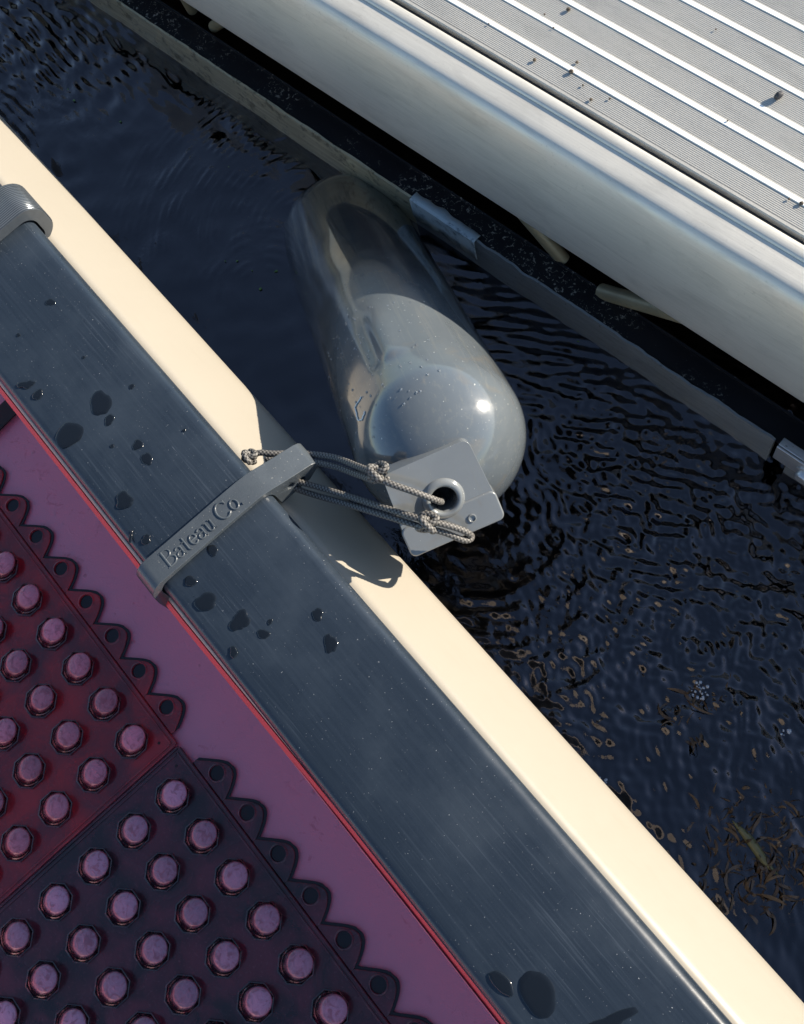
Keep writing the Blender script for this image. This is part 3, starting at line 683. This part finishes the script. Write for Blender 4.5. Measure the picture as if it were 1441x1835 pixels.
# ------------------------------------------------------------------ fender
FC = P(786, 785, .155); FR = .0800                       # near dome centre
FF = P(622, 432, -.040)                                   # far dome centre
ax = (FC - FF).normalized(); FL = (FC - FF).length
side = Vector((-ax.y, ax.x, 0)).normalized(); top = ax.cross(side).normalized()
if top.z < 0: top = -top
FM = Matrix(((ax.x, side.x, top.x, FC.x), (ax.y, side.y, top.y, FC.y), (ax.z, side.z, top.z, FC.z), (0, 0, 0, 1)))
print('fender', FC, FF, FL, 'ax', ax)
fender = bpy.data.objects.new('fender', None); COL.objects.link(fender); fender.matrix_world = FM; fender.empty_display_size = .02
tag(fender, 'grey cylindrical boat fender with an eyelet end, floating between boat and dock', 'fender')
def fr(x):
    L0 = -FL
    if x > 0: return FR * math.sqrt(max(0, 1 - (x / (FR * .93)) ** 2))
    if x < L0: return FR * .97 * math.sqrt(max(0, 1 - ((L0 - x) / (FR * .9)) ** 2))
    return FR * (1 - .03 * (-x / FL)) 
def fender_surface_h(x, s_):
    r = fr(x); return math.sqrt(max(0, r * r - s_ * s_))
def on_px(px, py):
    z = .24
    for _ in range(40):
        q = FM.inverted() @ P(px, py, z); z += .5 * (fr(q.x) - math.hypot(q.y, q.z))
    return q.x, -math.atan2(q.y, q.z) * fr(q.x)
DENT = on_px(690, 612); print('dent', DENT)
mb = MB()
xs = [-FL - FR * .9 * math.cos(math.pi / 2 * i / 18) for i in range(18)] + list(np.linspace(-FL, 0, 150)) + [FR * .93 * math.sin(math.pi / 2 * i / 24) for i in range(1, 25)]
nk = 260; vs = []; fs = []
for x in xs:
    r = max(fr(x), 1e-4)
    for k in range(nk):
        t = 2 * math.pi * k / nk; y, z = r * math.cos(t), r * math.sin(t)
        # moulded oval dent that runs along the body
        ddx = x - DENT[0]; s0 = r * (t - math.pi / 2) - DENT[1]
        if -.08 < ddx < .06 and abs(s0) < .05:
            cap = 1 / (1 + math.exp((ddx - .026) * 420)) / (1 + math.exp(-(ddx + .05) * 120))
            dep = cap * (math.exp(-((s0 - .0130) / .0075) ** 2) * .0013 - math.exp(-abs(s0 / .0120) ** 2.2) * .0020)
            y *= 1 - dep / r; z *= 1 - dep / r
        # flat shoulder on the dome towards the eyelet
        wv_ = .0006 * noise.noise(Vector((x * 14, y * 14, z * 14)))
        vs.append((x, y * (1 + wv_ / r), z * (1 + wv_ / r)))
for i in range(len(xs) - 1):
    for k in range(nk): fs.append((i * nk + k, i * nk + (k + 1) % nk, (i + 1) * nk + (k + 1) % nk, (i + 1) * nk + k))
fs.append(tuple(range(nk))[::-1]); fs.append(tuple(range((len(xs) - 1) * nk, len(xs) * nk)))
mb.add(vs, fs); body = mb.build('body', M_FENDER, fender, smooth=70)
# flange plate with the eye
def loc_of(px, py, d0, h0):   # not used for placement, kept for tuning printouts
    return None
FMi = FM.inverted()
pa, pb = FMi @ P(770, 842, .2195), FMi @ P(822, 962, .174)
print('plate', pa, pb)
px_ = (pb - pa); PLL = px_.length; px_.normalize(); py_ = Vector((0, 1, 0)); py_ = (py_ - py_.dot(px_) * px_).normalized(); pz_ = px_.cross(py_)
plM = Matrix(((px_.x, py_.x, pz_.x, pa.x), (px_.y, py_.y, pz_.y, pa.y), (px_.z, py_.z, pz_.z, pa.z), (0, 0, 0, 1)))
PLW, PLT = .041, .018
EX, EY, ER = PLL * .43, .001, .0115
def rounded(x0, x1, y0, y1, r, n=6):
    out = []
    for cx, cy, a0 in ((x1 - r, y1 - r, 0), (x0 + r, y1 - r, 90), (x0 + r, y0 + r, 180), (x1 - r, y0 + r, 270)):
        for i in range(n + 1):
            t = math.radians(a0 + 90 * i / n); out.append((cx + r * math.cos(t), cy + r * math.sin(t)))
    return out
bm = bmesh.new()
pl = [(x, y * (1 + .10 * (x / PLL - .3))) for x, y in rounded(-.012, PLL, -PLW, PLW, .007)]
vs_ = [bm.verts.new((x, y, 0)) for x, y in pl]; es = [bm.edges.new((vs_[k], vs_[(k + 1) % len(vs_)])) for k in range(len(vs_))]
for (hx, hy, hr, hn) in ((EX, EY, ER, 40), (PLL - .013, .016, .0026, 16)):
    hv = [bm.verts.new((hx + hr * math.cos(2 * math.pi * k / hn), hy + hr * math.sin(2 * math.pi * k / hn), 0)) for k in range(hn)]
    es += [bm.edges.new((hv[k], hv[(k + 1) % hn])) for k in range(hn)]
bmesh.ops.triangle_fill(bm, use_beauty=True, edges=es)
geom = bmesh.ops.extrude_face_region(bm, geom=bm.faces[:]); bmesh.ops.translate(bm, vec=(0, 0, -PLT), verts=[g_ for g_ in geom['geom'] if isinstance(g_, bmesh.types.BMVert)])
bmesh.ops.recalc_face_normals(bm, faces=bm.faces)
me = bpy.data.meshes.new('eyelet_flange'); bm.to_mesh(me); bm.free(); me.materials.append(M_FLANGE)
fl = bpy.data.objects.new('eyelet_flange', me); COL.objects.link(fl); fl.parent = fender; fl.matrix_local = plM
b_ = fl.modifiers.new('bevel', 'BEVEL'); b_.width = .0032; b_.segments = 4; b_.limit_method = 'ANGLE'; b_.angle_limit = math.radians(40)
me.polygons.foreach_set('use_smooth', [True] * len(me.polygons)); me.set_sharp_from_angle(angle=math.radians(45))
# thicker lip along the outer end of the flange
mb = MB()
mb.prism([(x, y) for x, y in rounded(PLL - .028, PLL + .001, -PLW * 1.075, PLW * 1.075, .006)], -.0205, .0016)
lipo = mb.build('end_lip', M_FLANGE, fl, smooth=45, bevel=.0014, seg=3)
# the lip must not cover the small vent hole: a ring shows it
mb = MB(); mb.lathe([(.0040, .0012), (.0038, .0026), (.0030, .0028), (.0026, .0018), (.0024, .0017), (.0001, .0017)], 20, Matrix.Translation((PLL - .012, .017, 0)), close=False)
mb.build('vent_plug', M_FLANGE, fl, smooth=40)
# collar ring round the eye
mb = MB(); prof = [(ER, -PLT - .001), (ER, .0026), (ER + .0010, .0038), (ER + .0032, .0041), (ER + .0056, .0028), (ER + .0072, .0004), (ER + .0076, -.004), (ER + .0074, -PLT - .001)]
mb.lathe(prof + [prof[0]], 44, Matrix.Translation((EX, EY, 0)), close=False); mb.build('eye_collar', M_FLANGE, fl, smooth=50)
# cut the eye through the dome behind it
cm = MB(); cm.lathe([(ER - .0002, -.075), (ER - .0002, .03)], 36, plM @ Matrix.Translation((EX, EY, 0)))
cut = cm.build('cutter', M_FENDER, fender, smooth=0)
bo = body.modifiers.new('eye', 'BOOLEAN'); bo.operation = 'DIFFERENCE'; bo.object = cut; bo.solver = 'EXACT'
bpy.context.view_layer.update(); dg = bpy.context.evaluated_depsgraph_get()
nm = bpy.data.meshes.new_from_object(body.evaluated_get(dg)); body.modifiers.clear(); body.data = nm; bpy.data.objects.remove(cut)
nm.name = 'body'
# water beads on the fender
mb = MB()
for i in range(110):
    x = random.uniform(-.14, .03); t = math.pi / 2 + random.gauss(.35, .45); r = fr(x) + .0002; rr = random.uniform(.0004, .0012)
    Mx = Matrix.Translation((x, r * math.cos(t), r * math.sin(t))) @ Matrix.Rotation(t - math.pi / 2, 4, 'X') @ Matrix.Diagonal((1.5, 1, .55, 1))
    mb.lathe([(rr, 0), (rr * .9, rr * .45), (rr * .55, rr * .85), (rr * .01, rr)], 10, Mx, close=False)
o = mb.build('water_beads', M_BEAD, body, smooth=80); o['kind'] = 'stuff'
# pale scuffed outline and specks left on the dome
def on_body(x, s_, up=.0004):
    r = fr(x) + up; t = math.pi / 2 + s_ / FR; return Vector((x, r * math.cos(t), r * math.sin(t)))
M_SCUFF = mat_simple('pale_scuff', (.85, .85, .78), .6, 0, .05, 200)
mb = MB()
path = [(-.018, .052), (-.019, .064), (-.010, .0655), (-.001, .066), (.004, .062), (.0035, .056), (.001, .054)]
mb.tube([on_body(x + random.uniform(-.0006, .0006), s_ + random.uniform(-.0006, .0006), .0004) for x, s_ in [((1 - t) * path[i][0] + t * path[i + 1][0], (1 - t) * path[i][1] + t * path[i + 1][1]) for i in range(len(path) - 1) for t in (0, .25, .5, .75)]], .00055, 6)
mb.build('scuff_mark', M_SCUFF, body, smooth=60)

# ------------------------------------------------------------------ ropes
def rope(path, r=.0031, mb=None, per=10, seg=20):
    pts = catmull(path, per) if per else [Vector(p) for p in path]
    # resample
    L = [0]
    for a_, b_ in zip(pts, pts[1:]): L.append(L[-1] + (b_ - a_).length)
    n = max(4, int(L[-1] / .0007)); res = []; j = 0
    for i in range(n + 1):
        s_ = L[-1] * i / n
        while j < len(L) - 2 and L[j + 1] < s_: j += 1
        t = (s_ - L[j]) / max(1e-9, L[j + 1] - L[j]); res.append(pts[j].lerp(pts[j + 1], t))
    T = [(res[min(i + 1, n)] - res[max(i - 1, 0)]).normalized() for i in range(n + 1)]
    N = T[0].orthogonal().normalized(); vs = []; fs = []; wv = []
    ps = r * 1.25
    for i, p_ in enumerate(res):
        N = (N - N.dot(T[i]) * T[i]).normalized(); B = T[i].cross(N); s_ = L[-1] * i / n
        endk = min(1, (min(s_, L[-1] - s_) + .0004) / .0015)
        for k in range(seg):
            t = 2 * math.pi * k / seg
            a1 = math.cos(2 * t + math.pi * s_ / ps); a2 = math.cos(2 * t - math.pi * s_ / ps)
            w_ = (abs(a1) * abs(a2)) ** .5
            wv.append(w_); vs.append(p_ + (N * math.cos(t) + B * math.sin(t)) * r * (.84 + .22 * w_) * endk ** .5)
    for i in range(n):
        for k in range(seg): fs.append((i * seg + k, i * seg + (k + 1) % seg, (i + 1) * seg + (k + 1) % seg, (i + 1) * seg + k))
    fs.append(tuple(range(seg))[::-1]); fs.append(tuple(range(n * seg, (n + 1) * seg)))
    mb.add(vs, fs); mb.w = getattr(mb, 'w', []) + wv
def rope_obj(name, parts, label, group=None):
    mb = MB(); mb.w = []
    for p_, r in parts: rope(p_, r, mb)
    o0 = Vector(mb.v[0])
    o = mb.build(name, M_ROPE, smooth=80, origin=o0)
    at = o.data.attributes.new('weave', 'FLOAT', 'POINT'); at.data.foreach_set('value', mb.w)
    if label: tag(o, label, 'rope', group)
    return o
def knot(cx, cy, z, d, s=.0062, r=.0030, seed=0):
    """overhand knot drawn tight round the running line; d = direction of the line"""
    c = P(cx, cy, z); d = Vector(d).normalized(); n_ = Vector((0, 0, 1)) - Vector((0, 0, 1)).dot(d) * d; n_.normalize(); b_ = d.cross(n_); pts = []
    for i in range(61):
        t = 2 * math.pi * i / 60 * 1.0
        x = (math.sin(t) + 2 * math.sin(2 * t)); y = (math.cos(t) - 2 * math.cos(2 * t)); zz = -math.sin(3 * t)
        pts.append(c + d * (zz * s * .95) + n_ * (x * s * .42) + b_ * (y * s * .42))
    return pts[:-4]
RT = P(533, 853, .186)
# upper cord: stopper knot behind the hanger, doubled run to a knot, then single into the eye
eye = fender.matrix_world @ plM @ Vector((EX, EY, .001)); 
def L3(px, py, z): return P(px, py, z)
dirU = (P(690, 860, .205) - P(560, 812, .19))
up = [([L3(452, 826, .190), L3(462, 812, .191), L3(490, 813, .190), L3(545, 813, .188), L3(600, 820, .198), L3(640, 835, .212), L3(672, 847, .226)], .0028),
      ([L3(475, 822, .188), L3(500, 825, .188), L3(548, 826, .187), L3(600, 836, .197), L3(640, 850, .210), L3(672, 862, .224)], .0028),
      ([L3(664, 850, .226), L3(695, 865, .231), L3(740, 881, .226), L3(770, 892, .218), L3(786, 898, .209), L3(791, 899, .198), L3(792, 897, .182), L3(792, 893, .165)], .0028)]
o_up = rope_obj('cord', [u for u in up], 'upper grey braided cord, knotted and run through the fender eyelet', 'braided cords tying the fender to the rail')
k1 = rope_obj('knot', [(knot(678, 847, .229, dirU, .0064, .0028), .0030)], None); k1.parent = o_up; k1.location = k1.location - o_up.location
k2 = rope_obj('knot', [(knot(447, 819, .192, (1, .2, 0), .0046, .0030), .0027)], None); k2.parent = o_up; k2.location = k2.location - o_up.location
dirL = P(830, 960, .17) - P(740, 930, .185)
endp = fender.matrix_world @ plM @ Vector((PLL + .006, -.012, -.004))
lo = [([L3(512, 858, .184), L3(530, 862, .185), L3(560, 870, .187), L3(620, 888, .195), L3(680, 907, .206), L3(750, 929, .210), L3(800, 941, .203), L3(833, 952, .193), L3(845, 961, .184)], .0028),
      ([L3(512, 868, .181), L3(526, 874, .181), L3(560, 886, .183), L3(620, 903, .191), L3(680, 921, .202), L3(745, 941, .205), L3(795, 954, .197), L3(832, 968, .186), L3(845, 963, .176), L3(838, 950, .160)], .0028)]
o_lo = rope_obj('cord', lo, 'lower doubled grey cord looped round the outer end of the eyelet flange', 'braided cords tying the fender to the rail')
k3 = rope_obj('knot', [(knot(766, 938, .212, dirL, .0064, .0028), .0030)], None); k3.parent = o_lo; k3.location = k3.location - o_lo.location

# ------------------------------------------------------------------ fender hanger (clip over the rail)
HX1 = P(430, 922, RZ + .006).x; HX0 = HX1 - .0262
print('hanger', HX0, HX1, 'len tab', P(553, 822, .195), 'left', P(243, 1035, .2), P(275, 1083, .18))
hanger = thing('fender_hanger', 'grey plastic strap clip over the rail with raised Bateau Co. lettering', 'clip', ((HX0 + HX1) / 2, -.07, RZ))
HO = Vector(((HX0 + HX1) / 2, -.07, RZ))
tk = .0050; ZT = RZ + .0014
outer = [(YL - .0110, .150), (YL - .0130, .160), (YL - .0125, .185), (YL - .0110, RZ - .012)] + arc(YL + .006, RZ - .0095, .0165, 175, 95, 6) + [(-.10, ZT + tk), (-.05, ZT + tk)]
outer += [(-.030, ZT + tk - .0002), (-.018, ZT + tk - .0016), (-.008, ZT + tk - .0050), (.004, ZT + tk - .0098), (.030, ZT + tk - .0190), (.0345, ZT + tk - .0220), (.0365, ZT + tk - .0260)]
inner_ = [(.0365, ZT + tk - .0300), (.022, .1755), (YR + .0015, .1755), (YR + .0012, RZ - .014)] + arc(YR - .012, RZ - .0125, .0130, 10, 85, 5) + [(-.05, ZT), (-.10, ZT)] + arc(YL + .0105, RZ - .0115, .0120, 100, 180, 5) + [(YL - .0020, .180), (YL - .0085, .172), (YL - .0085, .150)]
hx = (HX1 - HX0) / 2
poly = [(y - HO.y, z - HO.z) for y, z in outer + inner_]
mb = MB(); mb.sweep(poly, [-hx, hx], closed=True, caps=True)
hb = mb.build('clip_body', M_PRINT, hanger, smooth=40)
# triangulate concave caps cleanly
bm = bmesh.new(); bm.from_mesh(hb.data); bmesh.ops.triangulate(bm, faces=[f for f in bm.faces if len(f.verts) > 4]); bm.to_mesh(hb.data); bm.free()
cut1 = MB(); 
for (yy, zz) in ((.016, .1865), (.005, .1915)):
    cut1.lathe([(.0038, -.1), (.0038, .1)], 20, Matrix.Translation((0, yy - HO.y, zz - HO.z)) @ Matrix.Rotation(math.radians(90), 4, 'Y'))
cut = cut1.build('cutter', M_PRINT, hanger, smooth=0)
bo = hb.modifiers.new('h', 'BOOLEAN'); bo.operation = 'DIFFERENCE'; bo.object = cut; bo.solver = 'EXACT'
bpy.context.view_layer.update(); dg = bpy.context.evaluated_depsgraph_get()
nm = bpy.data.meshes.new_from_object(hb.evaluated_get(dg)); hb.modifiers.clear(); hb.data = nm; bpy.data.objects.remove(cut); nm.name = 'clip_body'
bv = hb.modifiers.new('bevel', 'BEVEL'); bv.width = .0009; bv.segments = 2; bv.limit_method = 'ANGLE'; bv.angle_limit = math.radians(50)
# lettering, drawn as serif strokes; baseline runs along +Y, letter tops towards -X
def A_(cx, cy, rx, ry, a0, a1, n=14): return [(cx + rx * math.cos(math.radians(a0 + (a1 - a0) * i / n)), cy + ry * math.sin(math.radians(a0 + (a1 - a0) * i / n))) for i in range(n + 1)]
GL = {'B': (.78, [([(.14, 0), (.14, 1)], 1.3), ([(0, 0), (.3, 0)], .7), ([(0, 1), (.3, 1)], .7), ([(.14, 1)] + A_(.3, .76, .30, .24, 90, -90) + [(.14, .52)], .9), ([(.14, .52)] + A_(.34, .26, .36, .26, 90, -90) + [(.14, 0)], 1.0)]),
      'a': (.58, [(A_(.22, .17, .18, .17, 60, 340), .9), ([(.08, .54)] + A_(.25, .46, .17, .16, 130, 0) + [(.42, .08), (.54, .02)], 1.0), ([(.42, .34), (.25, .34)], .7)]),
      't': (.42, [([(.18, .86), (.18, .12)] + A_(.28, .12, .10, .12, 180, 290), 1.0), ([(.02, .62), (.36, .62)], .7)]),
      'e': (.56, [([(.06, .36), (.48, .36)] + A_(.27, .34, .22, .30, 10, 320), .95)]),
      'u': (.66, [([(.04, .62), (.14, .62), (.14, .2)] + A_(.29, .18, .15, .17, 180, 350) + [(.46, .3)], 1.0), ([(.36, .62), (.47, .62), (.47, .04), (.60, .02)], 1.0)]),
      'C': (.86, [(A_(.44, .5, .40, .50, 42, 318, 22), 1.2), ([(.75, .98), (.75, .72)], .7)]),
      'o': (.58, [(A_(.27, .32, .23, .30, 0, 360, 20), 1.0)]), '.': (.2, [([(.08, .05), (.12, .05)], 1.5)]), ' ': (.28, [])}
mb = MB(); txt = 'Bateau Co.'; tot = sum(GL[c][0] for c in txt); y_a, y_b = P(287, 998, RZ + .006).y, P(432, 893, RZ + .006).y
sc = (y_b - y_a) / tot; hgt = .0205; pen = 0; zt = ZT + tk - RZ
xb = .0078
for c in txt:
    wdt, strokes = GL[c]
    for pts, wk in strokes:
        ps_ = [Vector((xb - yy * hgt * .80, (y_a - HO.y) + (pen + xx) * sc, zt + .0002)) for xx, yy in pts]
        mb.tube(ps_, .00085 * wk, 8)
    pen += wdt
mb.build('lettering', M_PRINT, hanger, smooth=60)

# ------------------------------------------------------------------ ribbed collar round the rail at the left edge
cxp = P(20, 400, RZ)
colr = thing('rail_collar', 'ribbed grey collar ring clamped round the rail at the left edge', 'collar', (cxp.x - .014, -.075, RZ)); CO = Vector((cxp.x - .014, -.075, RZ))
oy0, oy1 = YL - .012, YR + .0150
def rr_profile(y0, y1, z0, z1, r, n=8):
    return rounded(y0, y1, z0, z1, r, n)
po = rr_profile(oy0, oy1, .1715, RZ + .014, .0212); pi_ = rr_profile(YL - .0015, YR + .0018, .1745, RZ + .0022, .013)
mb = MB(); N = len(po); vs = []; fs = []
xs_ = (-.018, -.0165, .0235, .025)
for xq, ins in zip(xs_, (.0015, 0, 0, .0015)):
    for y, z in po:
        cyy, czz = (oy0 + oy1) / 2, (.1715 + RZ + .017) / 2; L_ = math.hypot(y - cyy, z - czz)
        vs.append((xq, y - (y - cyy) / L_ * ins - CO.y, z - (z - czz) / L_ * ins - CO.z))
for xq in (-.018, .025):
    for y, z in pi_: vs.append((xq, y - CO.y, z - CO.z))
for i in range(3):
    for k in range(N): fs.append((i * N + k, i * N + (k + 1) % N, (i + 1) * N + (k + 1) % N, (i + 1) * N + k))
for k in range(N):
    q = (k + 1) % N; fs += [(0 * N + k, 4 * N + k, 4 * N + q, 0 * N + q), (3 * N + k, 3 * N + q, 5 * N + q, 5 * N + k), (4 * N + k, 5 * N + k, 5 * N + q, 4 * N + q)]
mb.add(vs, fs); mb.build('ring', M_COLLAR, colr, smooth=40)
mb = MB(); mb.box((0, oy0 - .004 - CO.y, .176 - CO.z), (.018, .006, .004)); mb.build('closing_tab', M_COLLAR, colr, smooth=30, bevel=.001)

# ------------------------------------------------------------------ water weed, floating bits, foam
def weed(cx, cy, r, n, depth, label, seed):
    rg = random.Random(seed); c = P(cx, cy, -depth); mb = MB()
    for i in range(n):
        a_ = rg.uniform(0, 6.28); d_ = r * rg.random() ** .7; p0 = c + Vector((math.cos(a_) * d_, math.sin(a_) * d_, rg.uniform(-.010, .0085)))
        L_ = rg.uniform(.006, .030); th_ = rg.uniform(0, 6.28); w_ = rg.uniform(.0004, .0017); vs = []; fs = []; cur = rg.uniform(-2.5, 2.5)
        x, y = p0.x, p0.y
        for k in range(7):
            t = k / 6; tw = th_ + cur * t; x += math.cos(tw) * L_ / 6; y += math.sin(tw) * L_ / 6; ww = w_ * math.sin(math.pi * (t * .9 + .08))
            zz = p0.z + .004 * math.sin(3 * t + i)
            vs += [(x - math.sin(tw) * ww, y + math.cos(tw) * ww, zz), (x + math.sin(tw) * ww, y - math.cos(tw) * ww, zz + .001)]
        fs = [(2 * k, 2 * k + 1, 2 * k + 3, 2 * k + 2) for k in range(6)]
        mb.add(vs, fs)
    o = mb.build('water_weed', M_WEED, smooth=0, origin=c); tag(o, label, 'water weed', 'clumps of weed in the water'); return o
weed(1355, 1530, .060, 1300, .009, 'large brown clump of weed under the water at the lower right', 3)
weed(1262, 1285, .026, 240, .008, 'small brown weed clump beside the foam bubbles', 5)
weed(1210, 800, .022, 70, .012, 'thin brown weed tuft below the lower dock beam', 6)
def leaf(px_pts, z, w_, label, mat=M_REED):
    pts = catmull([P(x, y, z) for x, y in px_pts], 8); mb = MB(); vs = []; n = len(pts)
    for i, p_ in enumerate(pts):
        T = (pts[min(i + 1, n - 1)] - pts[max(0, i - 1)]).normalized(); s_ = Vector((-T.y, T.x, 0)); k = w_ * max(.08, math.sin(math.pi * (i / (n - 1)) ** .8))
        vs += [p_ - s_ * k, p_ + Vector((0, 0, .0006)), p_ + s_ * k]
    mb.add(vs, [(3 * i + j, 3 * i + j + 1, 3 * i + j + 4, 3 * i + j + 3) for i in range(n - 1) for j in (0, 1)])
    o = mb.build('reed_leaf', mat, smooth=60, origin=pts[0]); sd = o.modifiers.new('t', 'SOLIDIFY'); sd.thickness = .0004; tag(o, label, 'leaf'); return o
leaf([(1312, 1470), (1345, 1507), (1372, 1545), (1398, 1572)], .0005, .0042, 'olive reed leaf lying across the brown weed clump')
DL_ = ['green fleck beside the dock beam at the very top of the photo', 'largest green fleck, against the dock beam at the upper left', 'green fleck in the choppy water at upper left, lower of two', 'green fleck in the choppy water at upper left, upper of two',
 'small green fleck left of the dark reflection in the upper water', 'bright green fleck touching the left side of the fender', 'green fleck just below the one touching the fender', 'small green fleck furthest left of the group by the fender', 'tiniest green fleck in the group beside the fender',
 'green fleck right of the fender near the lower dock beam', 'lone green fleck in open water above the middle of the cream hull', 'tiny green fleck above the group beside the fender', 'tiny green fleck below the fleck near the lower dock beam']
for i, (x, y, s_) in enumerate(((183, 14, 6), (238, 48, 7), (133, 180, 5), (122, 160, 3), (216, 218, 4), (495, 486, 6), (467, 518, 5), (425, 468, 4), (452, 485, 3), (1018, 575, 5), (410, 299, 3), (404, 468, 3), (1036, 612, 3))):
    c = P(x, y, .0012); mb = MB(); n = 14; s = 1.05 / 1900 * s_ * .62; el = random.uniform(.35, .9); ro = random.uniform(0, 3)
    ring = [(s * (1 + .25 * math.sin(3 * 2 * math.pi * k / n + i)) * math.cos(2 * math.pi * k / n), el * s * (1 + .2 * math.sin(5 * k + i)) * math.sin(2 * math.pi * k / n)) for k in range(n)]
    ring = [(a_ * math.cos(ro) - b_ * math.sin(ro), a_ * math.sin(ro) + b_ * math.cos(ro)) for a_, b_ in ring]
    mb.add([(a_, b_, 0) for a_, b_ in ring] + [(a_, b_, .0006) for a_, b_ in ring] + [(0, 0, .0010)], [tuple(range(n))[::-1]] + [(k, (k + 1) % n, n + (k + 1) % n, n + k) for k in range(n)] + [(n + k, n + (k + 1) % n, 2 * n) for k in range(n)])
    o = mb.build('duckweed', M_GREEN, smooth=40); o.location = c; tag(o, DL_[i], 'duckweed', 'duckweed flecks on the water')
# foam bubbles
def foam(cx, cy, r, n, label):
    c = P(cx, cy, .001); mb = MB()
    for i in range(n):
        a_ = random.uniform(0, 6.28); d_ = r * math.sqrt(random.random()); rr = random.uniform(.0006, .0018); Mx = Matrix.Translation((c.x + d_ * math.cos(a_), c.y + d_ * math.sin(a_) , .0006))
        mb.lathe([(rr, 0), (rr * .92, rr * .4), (rr * .6, rr * .8), (rr * .02, rr)], 14, Mx, close=False)
    o = mb.build('foam', M_BEAD2, smooth=80, origin=c); tag(o, label, 'bubbles', 'foam bubbles on the water')
t = NT('foam_bubble'); t.set(Base_Color=(.75, .8, .9), Roughness=.08); t.b.inputs['Transmission Weight'].default_value = .55; M_BEAD2 = t.m
foam(1255, 1238, .0085, 26, 'largest cluster of foam bubbles, on the open water'); foam(1080, 1398, .0045, 9, 'small foam cluster touching the edge of the cream hull')
foam(1410, 1315, .005, 7, 'pair-sized foam cluster near the right edge of the photo');
